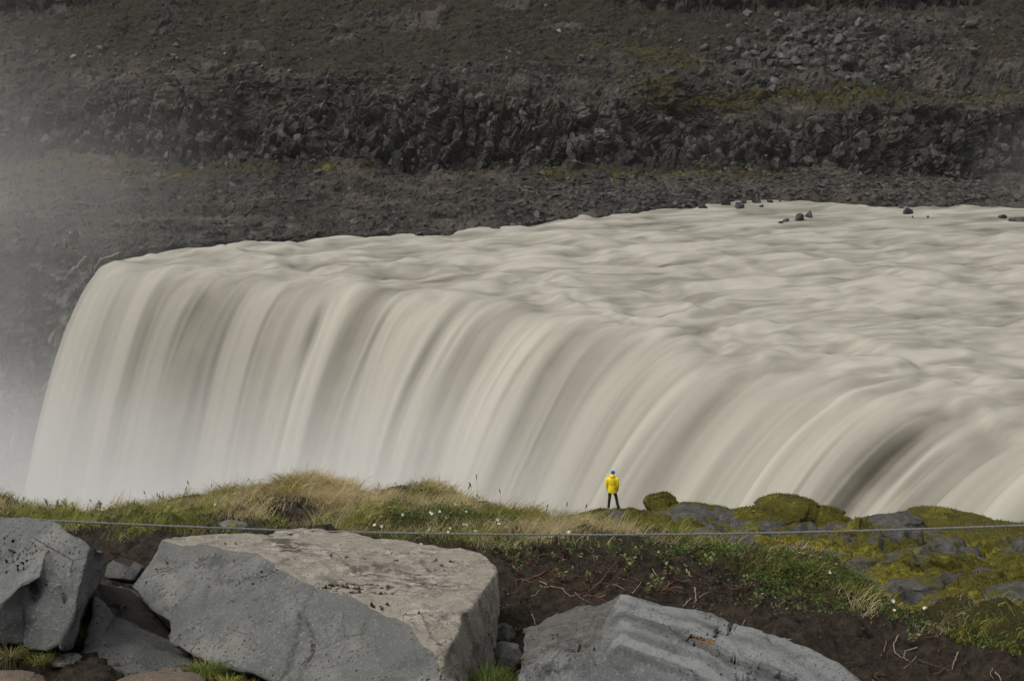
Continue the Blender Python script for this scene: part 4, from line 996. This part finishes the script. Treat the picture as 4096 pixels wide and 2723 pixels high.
# ------------------------------------------------------------------ grass, flowers, roots
Nn2 = grid_normals(Pn2); Nn2 = -Nn2 if FLN else Nn2
n2u, n2v = pix(Pn2)
cell = np.linalg.norm(np.cross(np.gradient(Pn2, axis=0), np.gradient(Pn2, axis=1)), axis=-1)
frontrow = (np.arange(mn) < 40 + 90 + 110 + 150 + 42)[None, :].repeat(nn, 0)
def blades(name, k, wfn, lmin, lmax, cols, lab, width=.0028, lean=.55, droop=.6, seglen=4, G=None, cl=None, up=None):
    G = Pn2 if G is None else G; cl = cell if cl is None else cl
    U, V_ = pix(G); wt = np.clip(wfn(U, V_), 0, None) * cl * (frontrow if G is Pn2 else 1)
    wt = wt.ravel(); wt /= wt.sum(); i = RNG.choice(len(wt), k, p=wt)
    base = G.reshape(-1, 3)[i] + RNG.normal(0, .008, (k, 3)) * np.array([1, 1, .2]); base[:, 2] -= .006
    uu_, vv_ = U.ravel()[i], V_.ravel()[i]
    cn = fbm(base * 4.5, 3, 400); cn2 = fbm(base * 1.7, 2, 401)
    L_ = (lmin + (lmax - lmin) * RNG.random(k) ** 1.6) * np.clip(1 + 1.5 * cn, .35, 1.7) * (1 - .5 * sstep(850, 920, uu_))
    th = RNG.uniform(0, 2 * np.pi, k) * .45 + fbm(base * 6, 2, 402) * 14; ln = RNG.random(k) ** .8 * lean * (1 + .6 * cn2)
    d = np.stack([np.cos(th) * ln, np.sin(th) * ln, np.ones(k)], -1); d /= np.linalg.norm(d, axis=1, keepdims=True)
    side = np.cross(d, np.stack([np.cos(th + 1.2), np.sin(th + 1.2), 0 * th], -1)); side /= np.linalg.norm(side, axis=1, keepdims=True) + 1e-6
    dr = droop * RNG.uniform(.3, 1.3, k)
    Vv = []
    for s_ in range(seglen + 1):
        t_ = s_ / seglen
        p = base + d * (L_ * t_)[:, None] + np.stack([np.cos(th), np.sin(th), -1.0 + 0 * th], -1) * (L_ * dr * t_ ** 2.2 * .55)[:, None]
        wd = width * (1 - t_ * .85) * (.7 + .6 * RNG.random(k))
        Vv.append(p - side * wd[:, None]); Vv.append(p + side * wd[:, None])
    V = np.stack(Vv, 1); nv_ = V.shape[1]
    f0 = np.arange(k)[:, None, None] * nv_ + (np.array([[0, 1, 3, 2]]) + 2 * np.arange(seglen)[:, None])[None]
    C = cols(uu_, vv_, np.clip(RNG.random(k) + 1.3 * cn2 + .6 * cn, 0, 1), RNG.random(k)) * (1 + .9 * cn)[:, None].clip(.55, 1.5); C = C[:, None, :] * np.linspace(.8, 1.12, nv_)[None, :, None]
    me = np_mesh(name, V.reshape(-1, 3), f0.reshape(-1, 4), True, None, {'Col': C.reshape(-1, 3)})
    return tag(link(name, me, M_blade), lab, 'grass', kind='stuff')
GREEN = np.array([.125, .15, .032]); GREEN2 = np.array([.25, .235, .07]); STRAW = np.array([.62, .53, .34]); STRAW2 = np.array([.42, .33, .16]); OLIVE = np.array([.20, .165, .04])
TN = fbm(Pn2 * 4.0, 3, 410)
def turf_w(U, V_):
    hole = 1 - .93 * np.exp(-((np.abs(U - 292) / 34) ** 2.5 + (np.abs(V_ - 511) / 12.0) ** 2.5)) - .8 * np.exp(-(((U - 215) / 30) ** 2 + ((V_ - 522) / 4) ** 2)) - .7 * np.exp(-(((U - 120) / 60) ** 2 + ((V_ - 545) / 5) ** 2))
    edge_ = interp(U, [(-260, 560), (0, 540), (80, 534), (160, 536), (250, 530), (330, 530), (400, 546), (470, 552), (500, 546), (560, 540), (660, 540), (720, 548), (760, 572), (820, 596), (860, 608), (900, 620), (960, 638), (1040, 660), (1300, 700)])
    return np.clip(hole, 0, 1) * sstep(-.35, .1, TN) * sstep(5, -7, V_ - edge_ - 14 * TN) * (U > -100) * (U < 1120) * (1 + 2.0 * sstep(880, 940, U)) + .25 * sstep(900, 940, U) * sstep(5, -7, V_ - edge_) * (U < 1120)
def col_turf(u, v, a, b):
    straw = .38 + .45 * np.exp(-(((u - 292) / 60) ** 2)) + .5 * np.exp(-(((u - 340) / 22) ** 2 + ((v - 515) / 10) ** 2)) + .75 * np.exp(-(((u - 570) / 65) ** 2)) + .35 * np.exp(-(((u - 462) / 20) ** 2 + ((v - 500) / 15) ** 2)) - .15 * np.exp(-(((u - 800) / 50) ** 2)) + .3 * np.exp(-(((u - 900) / 60) ** 2))
    m_ = (a < straw)[:, None]
    g_ = np.where((b < .5)[:, None], GREEN, GREEN2) * (.75 + .5 * a)[:, None]
    s_ = np.where((b < .55)[:, None], STRAW, STRAW2) * (.7 + .5 * b)[:, None]
    g_ = np.where((b > .85)[:, None], OLIVE, g_); g_ = g_ * (1 + .35 * np.exp(-(((u - 150) / 110) ** 2)))[:, None]
    return np.where(m_, s_, g_)
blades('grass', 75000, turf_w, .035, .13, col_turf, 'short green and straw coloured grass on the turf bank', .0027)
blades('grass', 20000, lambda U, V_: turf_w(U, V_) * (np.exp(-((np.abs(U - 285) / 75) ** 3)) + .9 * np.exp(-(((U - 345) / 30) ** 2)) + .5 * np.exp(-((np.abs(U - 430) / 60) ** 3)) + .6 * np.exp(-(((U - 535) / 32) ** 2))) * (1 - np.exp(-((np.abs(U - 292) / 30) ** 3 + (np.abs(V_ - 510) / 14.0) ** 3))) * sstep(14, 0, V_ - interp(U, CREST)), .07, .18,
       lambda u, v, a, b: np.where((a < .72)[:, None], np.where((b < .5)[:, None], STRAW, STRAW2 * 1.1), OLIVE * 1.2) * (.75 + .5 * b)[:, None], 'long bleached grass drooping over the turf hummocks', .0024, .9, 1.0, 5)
# low leafy ground cover
def leaves(name, k, wfn, smin, smax, cols, lab, rise=.04):
    U, V_ = n2u, n2v; wt = (np.clip(wfn(U, V_), 0, None) * cell * frontrow).ravel(); wt /= wt.sum(); i = RNG.choice(len(wt), k, p=wt)
    base = Pn2.reshape(-1, 3)[i] + np.stack([RNG.normal(0, .01, k), RNG.normal(0, .01, k), RNG.random(k) * rise], -1)
    s_ = smin + (smax - smin) * RNG.random(k) ** 1.5
    ax_ = RNG.normal(0, 1, (k, 3)); ax_[:, 2] = np.abs(ax_[:, 2]) * .6 + .1; ax_ /= np.linalg.norm(ax_, axis=1, keepdims=True)
    sd_ = np.cross(ax_, RNG.normal(0, 1, (k, 3))); sd_ /= np.linalg.norm(sd_, axis=1, keepdims=True); nr_ = np.cross(ax_, sd_)
    pf = [(0, 0, 0), (.35, .32, .06), (.75, .26, .04), (1, 0, -.05), (.75, -.26, .04), (.35, -.32, .06)]
    V = np.stack([base + ax_ * (s_ * a)[:, None] + sd_ * (s_ * b * .8)[:, None] + nr_ * (s_ * c)[:, None] for a, b, c in pf], 1)
    f0 = np.arange(k)[:, None, None] * 6 + np.array([[0, 1, 2, 3], [0, 3, 4, 5]])[None]
    C = cols(U.ravel()[i], V_.ravel()[i], RNG.random(k), RNG.random(k))[:, None, :].repeat(6, 1)
    me = np_mesh(name, V.reshape(-1, 3), f0.reshape(-1, 4), False, None, {'Col': C.reshape(-1, 3)})
    return tag(link(name, me, M_blade), lab, 'ground cover', kind='stuff')
def w_leaf(U, V_):
    return (2.4 * np.exp(-(((U - 800) / 50) ** 2 + ((V_ - 576) / 22) ** 2)) + .8 * np.exp(-(((U - 740) / 70) ** 2 + ((V_ - 552) / 10) ** 2)) + .9 * np.exp(-(((U - 440) / 70) ** 2 + ((V_ - 520) / 14) ** 2)) + .5 * np.exp(-(((U - 120) / 90) ** 2 + ((V_ - 522) / 8) ** 2))
            + .7 * np.exp(-((V_ - interp(U, [(800, 604), (870, 612), (960, 636), (1040, 660)])) / 7) ** 2) * sstep(800, 840, U) + .25 * np.exp(-((np.abs(U - 600) / 120) ** 4 + ((V_ - 548) / 9) ** 2)) + .4 * np.exp(-(((U - 505) / 18) ** 2 + ((V_ - 555) / 14) ** 2)))
leaves('ground_cover', 24000, w_leaf, .008, .028, lambda u, v, a, b: (np.where((a < .5)[:, None], np.array([.06, .12, .022]), np.array([.12, .15, .04])) * (.6 + .7 * b)[:, None]), 'low leafy plants creeping over the edge of the bank')
leaves('leaf_litter', 22000, lambda U, V_: (V_ > 545) * sstep(.1, .3, fbm(Pn2 * 1.5, 2, 5) + .25) * (U > 490) * (U < 1080) * (V_ < 680) + .5 * np.exp(-(((U - 290) / 30) ** 2 + ((V_ - 515) / 7) ** 2)), .004, .022,
       lambda u, v, a, b: np.where((a < .6)[:, None], np.array([.04, .028, .018]), np.where((b < .8)[:, None], np.array([.19, .14, .085]), np.array([.24, .2, .15]))) * (.6 + .7 * b)[:, None], 'crumbs of dead leaf and twig on the bare earth', .008)

# rooted things: hand placed plus a scatter, each lying on the earth
M_root = plain('red_brown_root', (.12, .05, .026), .8, .3, .4, 20); M_rootp = plain('pale_root', (.25, .20, .145), .8, .3, .35, 20); M_rootd = plain('dark_root', (.075, .05, .035), .9, .2, .3, 20)
def on_near(u, v):
    d = (n2u - u) ** 2 + (n2v - v) ** 2 + (~frontrow) * 1e6
    return Pn2.reshape(-1, 3)[np.argmin(d)]
def root(pts, r, mat, lab, lift=.012, name='root'):
    P3 = np.array([on_near(u, v) for u, v in pts]); kk = max(12, int(len(pts) * 7)); t_ = np.linspace(0, len(P3) - 1, kk)
    Q3 = np.stack([np.interp(t_, np.arange(len(P3)), P3[:, c]) for c in range(3)], -1)
    for _ in range(2): Q3[1:-1] = (Q3[:-2] + 2 * Q3[1:-1] + Q3[2:]) / 4
    Q3 += RNG.normal(0, r * .5, Q3.shape); Q3 += np.array([0, -.012, lift])
    bm = bmesh.new(); tube(bm, Q3, list(np.linspace(r, r * .45, kk)), 6)
    return tag(bm_obj(name, bm, mat), lab, 'root', 'roots on the bare bank')
HR = [([(521, 582), (545, 573), (556, 563), (566, 555), (576, 551), (592, 550), (604, 549)], .006, M_root, 'long red root climbing right above the pointed boulder'),
      ([(573, 578), (583, 571), (594, 562), (602, 552), (625, 542)], .004, M_rootd, 'brown root running up beside the long red root'),
      ([(590, 548), (600, 541), (612, 539), (622, 541)], .005, M_rootp, 'pale arched root just under the rope'),
      ([(701, 557), (690, 564), (686, 571), (692, 578), (695, 588), (693, 598), (683, 607)], .0065, M_rootp, 'thick forked pale root hanging down the middle of the bank'),
      ([(694, 588), (696, 600), (693, 608)], .004, M_rootp, 'short prong of the thick pale root ending at the boulder'),
      ([(692, 558), (684, 560), (682, 565), (687, 567)], .004, M_rootp, 'small pale hooked root left of the thick forked one'),
      ([(663, 588), (673, 582), (678, 572)], .004, M_root, 'short red root left of the thick forked root'),
      ([(540, 582), (552, 587), (562, 589), (566, 594), (572, 597), (583, 594)], .003, M_rootp, 'thin wavy pale root on the dark earth above the pointed boulder'),
      ([(529, 608), (533, 618), (536, 627)], .004, M_rootp, 'straight pale stick on the earth left of the pointed boulder'),
      ([(588, 591), (600, 582), (610, 570), (620, 560), (640, 552), (655, 552)], .004, M_root, 'red brown root curving up to the turf in the centre'),
      ([(640, 585), (655, 577), (668, 570), (685, 569)], .003, M_root, 'thin red root crossing the centre of the bank'),
      ([(632, 595), (638, 588), (642, 583)], .003, M_rootp, 'short pale twig behind the point of the right boulder'),
      ([(800, 591), (818, 600), (835, 606), (850, 606), (868, 600)], .004, M_rootd, 'brown root hugging the bank under the green cushion'),
      ([(897, 636), (893, 645), (894, 652), (901, 658)], .0035, M_rootp, 'thin pale curved root on the right slope'),
      ([(917, 648), (905, 652), (903, 658), (908, 662)], .0035, M_rootp, 'looped pale root on the right slope'),
      ([(917, 660), (935, 667), (948, 671)], .0035, M_rootd, 'straight brown root low on the right slope'),
      ([(957, 653), (953, 663), (951, 670)], .0035, M_rootp, 'forked pale twig low on the right slope'),
      ([(985, 638), (996, 638), (992, 645), (998, 653)], .003, M_root, 'reddish crooked root near the right edge'),
      ([(1012, 655), (1006, 660), (1008, 668), (1009, 671)], .0035, M_rootp, 'pale hooked root at the right edge'),
      ([(994, 672), (999, 678), (1000, 684)], .0035, M_rootp, 'pale root end at the lower right corner'),
      ([(820, 639), (817, 644), (818, 651)], .003, M_rootp, 'short upright pale root above the right boulder slope'),
      ([(904, 626), (915, 634), (922, 639), (940, 635)], .0035, M_root, 'branched red root under the right hand turf edge'),
      ([(750, 616), (745, 620), (742, 626)], .0035, M_rootp, 'tiny white twig behind the right shoulder of the pointed boulder'),
      ([(878, 681), (874, 676), (880, 672), (886, 676)], .0035, M_rootd, 'curled brown root beside the end of the pointed boulder')]
for a in HR: root(*a)
for k in range(150):
    if k < 110: u, v = rnd.uniform(502, 740), rnd.uniform(543, 600)
    else: u, v = rnd.uniform(770, 1030), rnd.uniform(625, 680)
    u0, v0_ = u, v; ci_ = rnd.randrange(4); mt_ = [M_root, M_rootd, M_rootd, M_rootp][ci_]
    an = rnd.uniform(-.7, .5) if k < 110 else rnd.uniform(-1.5, 1.5); ln = rnd.uniform(8, 30); pts = []
    for s_ in range(5):
        pts.append((u, v)); an += rnd.gauss(0, .45); u += math.cos(an) * ln / 4; v -= math.sin(an) * ln / 5
    root(pts, rnd.uniform(.0015, .0032), mt_, ('red', 'dark', 'dark', 'pale')[ci_] + (' long' if ln > 20 else ' short') + (' fine rootlet on the bare earth of the middle bank, ' + ('left' if u0 < 590 else 'right' if u0 > 665 else 'centre') + (' upper' if v0_ < 568 else ' lower') + ' part' if k < 110 else ' fine rootlet on the bare earth of the right slope'))

# flowers (white, yellow eye)
M_pet = plain('white_petal', (.62, .61, .54), .7, .2, .05); M_eye = plain('yellow_eye', (.65, .48, .08), .7); M_stem = plain('plant_stem', (.13, .14, .05), .8)
M_fade = plain('faded_flower_head', (.24, .13, .05), .8, .2, .3); M_seed = plain('dark_seed_head', (.07, .035, .04), .8)
def make_flower():
    t = empty('flower', (0, 0, 0))
    bm = bmesh.new(); tube(bm, [(0, 0, -.03), (.004, 0, .02), (.002, -.004, .055)], .0014, 5); bm_obj('stem', bm, M_stem, t)
    bm = bmesh.new()
    for k in range(8):
        a = k * math.pi / 4; c, s = math.cos(a), math.sin(a)
        q_ = [(0, 0, 0), (.010, .005, .004), (.017, .003, .007), (.017, -.003, .007), (.010, -.005, .004)]
        bm.faces.new([bm.verts.new((x * c - y * s, x * s + y * c, .055 + z)) for x, y, z in q_])
    p_ = bm_obj('petals', bm, M_pet, t, False)
    bm = bmesh.new(); bmesh.ops.create_icosphere(bm, subdivisions=2, radius=.005, matrix=Matrix.Translation((0, 0, .058))); bm_obj('eye', bm, M_eye, t)
    return t
FLW = [(148, 512), (181, 504), (177, 508), (146, 502), (219, 499), (294, 497), (290, 501), (320, 489), (352, 498), (380, 514), (431, 509), (430, 524), (428, 530), (429, 527), (420, 541), (452, 527), (458, 530), (461, 520), (470, 527), (476, 530), (477, 519), (489, 514), (497, 516), (494, 515), (500, 521), (509, 521), (507, 527),
       (512, 520), (525, 530), (570, 528), (608, 524), (2, 506), (25, 511), (743, 550), (840, 574), (880, 595), (884, 600), (889, 597), (925, 607), (985, 620), (990, 633), (456, 500), (205, 498), (235, 491), (415, 505)]
FLW += [(rnd.uniform(370, 532), rnd.uniform(506, 532)) for _ in range(34)] + [(rnd.uniform(120, 250), rnd.uniform(497, 512)) for _ in range(10)] + [(rnd.uniform(700, 900), 0) for _ in range(6)]
FLW = [(u, v if v else float(interp(u, CREST)) + rnd.uniform(4, 18)) for u, v in FLW]
f0 = make_flower()
zone = lambda u: 'turf left of the hummock' if u < 240 else 'dry hummock' if u < 360 else 'green mound behind the largest boulder' if u < 520 else 'dry grass strip left of the person' if u < 620 else 'green edge of the right hand bank'
for k, (u, v) in enumerate(FLW):
    f = f0 if k == 0 else copy_tree(f0)
    b0 = on_near(u, min(v + 6, 660)); f.location = b0; s_ = rnd.uniform(.42, .75); f.scale = (s_, s_, s_)
    f.rotation_euler = (rnd.uniform(.35, .9), rnd.uniform(-.3, .3), rnd.uniform(-.5, .5))
    tag(f, 'small white flower on the ' + zone(u), 'flower', 'white flowers on the ' + zone(u))
# faded flower heads on the right bank
def make_head():
    t = empty('seed_flower', (0, 0, 0)); bm = bmesh.new(); tube(bm, [(0, 0, -.02), (.003, 0, .04), (0, 0, .10)], .0015, 5); bm_obj('stem', bm, M_stem, t)
    bm = bmesh.new(); bmesh.ops.create_icosphere(bm, subdivisions=2, radius=.010, matrix=Matrix.Translation((0, 0, .105)))
    for v in bm.verts: v.co += Vector((rnd.gauss(0, .0015), rnd.gauss(0, .0015), rnd.gauss(0, .0015)))
    bm_obj('flower_head', bm, M_fade, t); return t
h0 = make_head()
for k, (u, v) in enumerate([(775, 543), (781, 542), (791, 543), (800, 544), (811, 548), (817, 552), (797, 552), (803, 556), (808, 554), (770, 547), (834, 567), (820, 558)]):
    f = h0 if k == 0 else copy_tree(h0); f.location = on_near(u + 1, v + 15); f.rotation_euler = (rnd.uniform(-.2, .2), rnd.uniform(-.2, .2), 0); s_ = rnd.uniform(.8, 1.1); f.scale = (s_,) * 3
    tag(f, 'faded orange brown flower head on a stalk above the right hand bank', 'flower', 'faded flower heads on the right hand bank')
# tall seed stalks against the water
def make_stalk(dark):
    t = empty('grass_stalk', (0, 0, 0)); bm = bmesh.new(); tube(bm, [(0, 0, -.02), (.002, 0, .08), (.008, 0, .16), (.018, 0, .235)], .0012, 5); bm_obj('stem', bm, M_rootp if not dark else M_stem, t)
    bm = bmesh.new(); tube(bm, [(.014, 0, .215), (.018, 0, .235), (.022, 0, .255), (.025, 0, .27)], [.002, .0045, .004, .001], 6); bm_obj('seed_head', bm, M_seed, t); return t
s0 = make_stalk(False); s1 = make_stalk(True); s1.scale = (1, 1, .6)
for k, (u, v0, v1) in enumerate([(25, 495, 512), (47, 502, 516), (92, 497, 510), (149, 489, 503), (135, 498, 508), (148, 499, 507), (112, 499, 509), (185, 485, 500), (192, 479, 497), (213, 483, 495), (246, 476, 486), (379, 482, 498), (393, 481, 494), (470, 480, 500), (473, 482, 500), (465, 484, 501), (478, 471, 498), (501, 487, 508), (545, 503, 520), (566, 500, 520), (600, 503, 522), (584, 502, 520), (529, 505, 517), (857, 547, 580), (965, 595, 622)]):
    pr = s1 if k in (3, 4, 5) else s0; first = (k == 0) or (k == 3)
    f = pr if first else copy_tree(pr); b0 = on_near(u, v1 + 3); f.location = b0
    hgt = max(.08, (v1 + 3 - v0) * b0[1] / 1440); f.scale = (1, 1, hgt / .27); f.rotation_euler = (0, rnd.uniform(-.15, .15), rnd.uniform(0, 6))
    tag(f, 'thin stalk with a dark seed head on the ' + zone(u), 'stalk', 'tall grass stalks on the ' + zone(u))
# leafy sprigs
def make_sprig(seed):
    r = random.Random(seed); t = empty('willow_sprig', (0, 0, 0)); bm = bmesh.new(); bl = bmesh.new()
    for s_ in range(3):
        a = r.uniform(0, 6.28); tip = Vector((math.cos(a) * .02, math.sin(a) * .02, r.uniform(.045, .08)))
        tube(bm, [(0, 0, -.01), tuple(tip * .5), tuple(tip)], .0014, 5)
        for k in range(7):
            b0 = tip * (.35 + .1 * k); a2 = r.uniform(0, 6.28); d = Vector((math.cos(a2), math.sin(a2), .7)).normalized(); sd2 = d.cross(Vector((0, 0, 1))).normalized(); L2 = r.uniform(.014, .024)
            bl.faces.new([bl.verts.new(b0 + d * L2 * x + sd2 * L2 * y) for x, y in ((0, 0), (.4, .3), (.8, .22), (1, 0), (.8, -.22), (.4, -.3))])
    bm_obj('stem', bm, M_root, t); bm_obj('leaves', bl, M_sprig, t, False); return t
M_sprig = plain('willow_leaf', (.13, .17, .05), .7, .3, .35, 60)
sp = [make_sprig(k) for k in range(3)]
SPG = [(519, 575), (526, 560), (551, 560), (556, 580), (568, 551), (573, 556), (587, 588), (590, 580), (600, 562), (627, 568), (622, 576), (645, 592), (655, 589), (669, 575), (674, 580), (667, 565), (706, 566), (710, 570), (540, 548), (534, 550), (513, 562), (518, 545), (560, 545), (576, 560), (744, 590), (760, 600), (750, 582), (906, 640), (912, 617), (880, 612), (58, 506), (48, 505), (67, 506), (75, 509), (100, 507), (94, 510), (165, 499), (385, 520), (391, 517), (640, 555)]
for k, (u, v) in enumerate(SPG):
    f = sp[k] if k < 3 else copy_tree(sp[k % 3]); f.location = on_near(u, v + 3); s_ = rnd.uniform(.8, 1.3); f.scale = (s_,) * 3; f.rotation_euler = (rnd.uniform(-.2, .5), rnd.uniform(-.3, .3), rnd.uniform(0, 6))
    z_ = 'left turf edge' if u < 480 else 'bare root strewn bank in the middle' if u < 720 else 'right hand bank'
    tag(f, ('big ' if s_ > 1.12 else 'small ' if s_ < .95 else '') + 'leafy green sprig ' + ('by the rope' if v < 557 else 'halfway down' if v < 576 else 'low down') + ' on the ' + z_, 'plant', 'leafy sprigs on the ' + z_)
# single tufts
def tuft(u, v, y, k, L_, spread_, cols, lab, width=.002):
    c = aty(u, v, y); kk = k; th = RNG.uniform(0, 6.28, kk); rr = RNG.random(kk) ** .5
    base = c + np.stack([np.cos(th) * rr * .035, np.sin(th) * rr * .03, 0 * th - .02], -1)
    ln = spread_ * (.2 + RNG.random(kk)); LL = L_ * (.45 + .6 * RNG.random(kk))
    d = np.stack([np.cos(th) * ln, np.sin(th) * ln, np.ones(kk)], -1); d /= np.linalg.norm(d, axis=1, keepdims=True)
    side = np.cross(d, np.array([0, 1.0, .1])); side /= np.linalg.norm(side, axis=1, keepdims=True); Vv = []
    for s_ in range(6):
        t_ = s_ / 5; p = base + d * (LL * t_)[:, None] + np.stack([np.cos(th), np.sin(th), -1.3 + 0 * th], -1) * (LL * .5 * t_ ** 2 * RNG.uniform(.3, 1.2, kk))[:, None]
        wd = width * (1 - .85 * t_); Vv += [p - side * wd, p + side * wd]
    V = np.stack(Vv, 1); f_ = np.arange(kk)[:, None, None] * 12 + (np.array([[0, 1, 3, 2]]) + 2 * np.arange(5)[:, None])[None]
    a = RNG.random(kk); C = np.where((a < cols[2])[:, None], np.array(cols[0]), np.array(cols[1])) * (.7 + .6 * RNG.random(kk))[:, None]
    me = np_mesh('grass_tuft', V.reshape(-1, 3), f_.reshape(-1, 4), True, None, {'Col': C[:, None, :].repeat(12, 1).reshape(-1, 3)})
    tag(link('grass_tuft', me, M_blade), lab, 'grass tuft')
g1, y1, s1_ = (.09, .15, .03), (.30, .24, .07), (.28, .22, .11)
tuft(205, 671, 5.75, 420, .11, .9, (g1, y1, .7), 'bright green grass tuft below the front of the largest boulder')
tuft(228, 680, 5.6, 160, .07, 1.2, (g1, y1, .4), 'low yellowish grass patch at the bottom edge right of the bright tuft')
tuft(250, 686, 5.5, 160, .06, 1.2, (g1, y1, .5), 'small grass patch under the lower edge of the largest boulder')
tuft(487, 684, 5.75, 520, .16, .8, (g1, y1, .75), 'fine soft grass tuft in the gap between the two big boulders')
tuft(503, 688, 5.8, 260, .12, .8, (g1, y1, .5), 'thin grass spray at the left foot of the pointed boulder')
tuft(10, 652, 5.9, 140, .13, 1.6, ((.14, .14, .05), s1_, .5), 'straggling olive and straw grass at the left edge under the boulder')
tuft(39, 657, 5.9, 110, .07, .9, ((.12, .15, .03), y1, .6), 'small spiky tuft beside the straggling grass at the lower left')
tuft(82, 640, 6.35, 180, .16, .35, ((.12, .15, .03), s1_, .5), 'upright grass growing in the gap behind the scooped boulder')
tuft(86, 618, 6.6, 120, .14, .35, ((.12, .15, .03), s1_, .6), 'grass higher up in the same narrow gap beside the left boulder')
tuft(812, 596, 7.75, 160, .16, 1.3, ((.15, .13, .05), s1_, .3), 'spidery dry clump hanging from the bank edge at the right')
tuft(822, 575, 8.1, 120, .20, .9, ((.14, .16, .04), s1_, .4), 'fan of long thin blades at the crest of the right hand bank')

# ------------------------------------------------------------------ spray and air
def mist(name, c, r, dens, lab=None, nscale=2.2, col=(.985, .98, .965)):
    b = NB(name + '_air'); cc = b.n('ShaderNodeTexCoord'); vm = b.n('ShaderNodeVectorMath', operation='LENGTH'); b.L(cc.outputs['Object'], vm.inputs[0])
    fall = b.rng(vm.outputs['Value'], 1.0, .15)
    nz_ = b.rng(b.noise(cc.outputs['Object'], nscale, 2), .3, .75, .25, 1.0)
    v = b.n('ShaderNodeVolumePrincipled'); v.inputs['Color'].default_value = (*col, 1); v.inputs['Anisotropy'].default_value = .0
    b.L(b.math('MULTIPLY', b.math('MULTIPLY', fall, nz_), dens), v.inputs['Density']); b.L(v.outputs[0], b.o.inputs['Volume'])
    bm = bmesh.new(); bmesh.ops.create_icosphere(bm, subdivisions=4, radius=1.0)
    o = bm_obj(name, bm, b.m); o.location = c; o.scale = r
    return tag(o, lab, 'mist', kind='stuff')
mist('mist', (-62, 126, -26), (50, 38, 44), .03, 'pale spray rising out of the gorge left of the fall')
mist('mist', (-30, 116, -33), (90, 34, 36), .22, 'white spray along the foot of the fall')
mist('mist', (-78, 150, 6), (58, 60, 34), .012, 'thin spray drifting over the far shelf on the left', col=(.9, .89, .86))
mist('mist', (92, 214, 4), (30, 30, 15), .016, 'faint spray over the far shore at the right edge', col=(.9, .89, .86))
b = NB('haze_air'); v = b.n('ShaderNodeVolumePrincipled'); v.inputs['Color'].default_value = (.88, .89, .88, 1); v.inputs['Density'].default_value = .00007
b.L(v.outputs[0], b.o.inputs['Volume'])
bm = bmesh.new(); bmesh.ops.create_cube(bm, size=1, matrix=Matrix.Translation((0, 150, 1)) @ Matrix.Diagonal((420, 380, 100, 1)))
tag(bm_obj('haze', bm, b.m, smooth=False), kind='stuff')
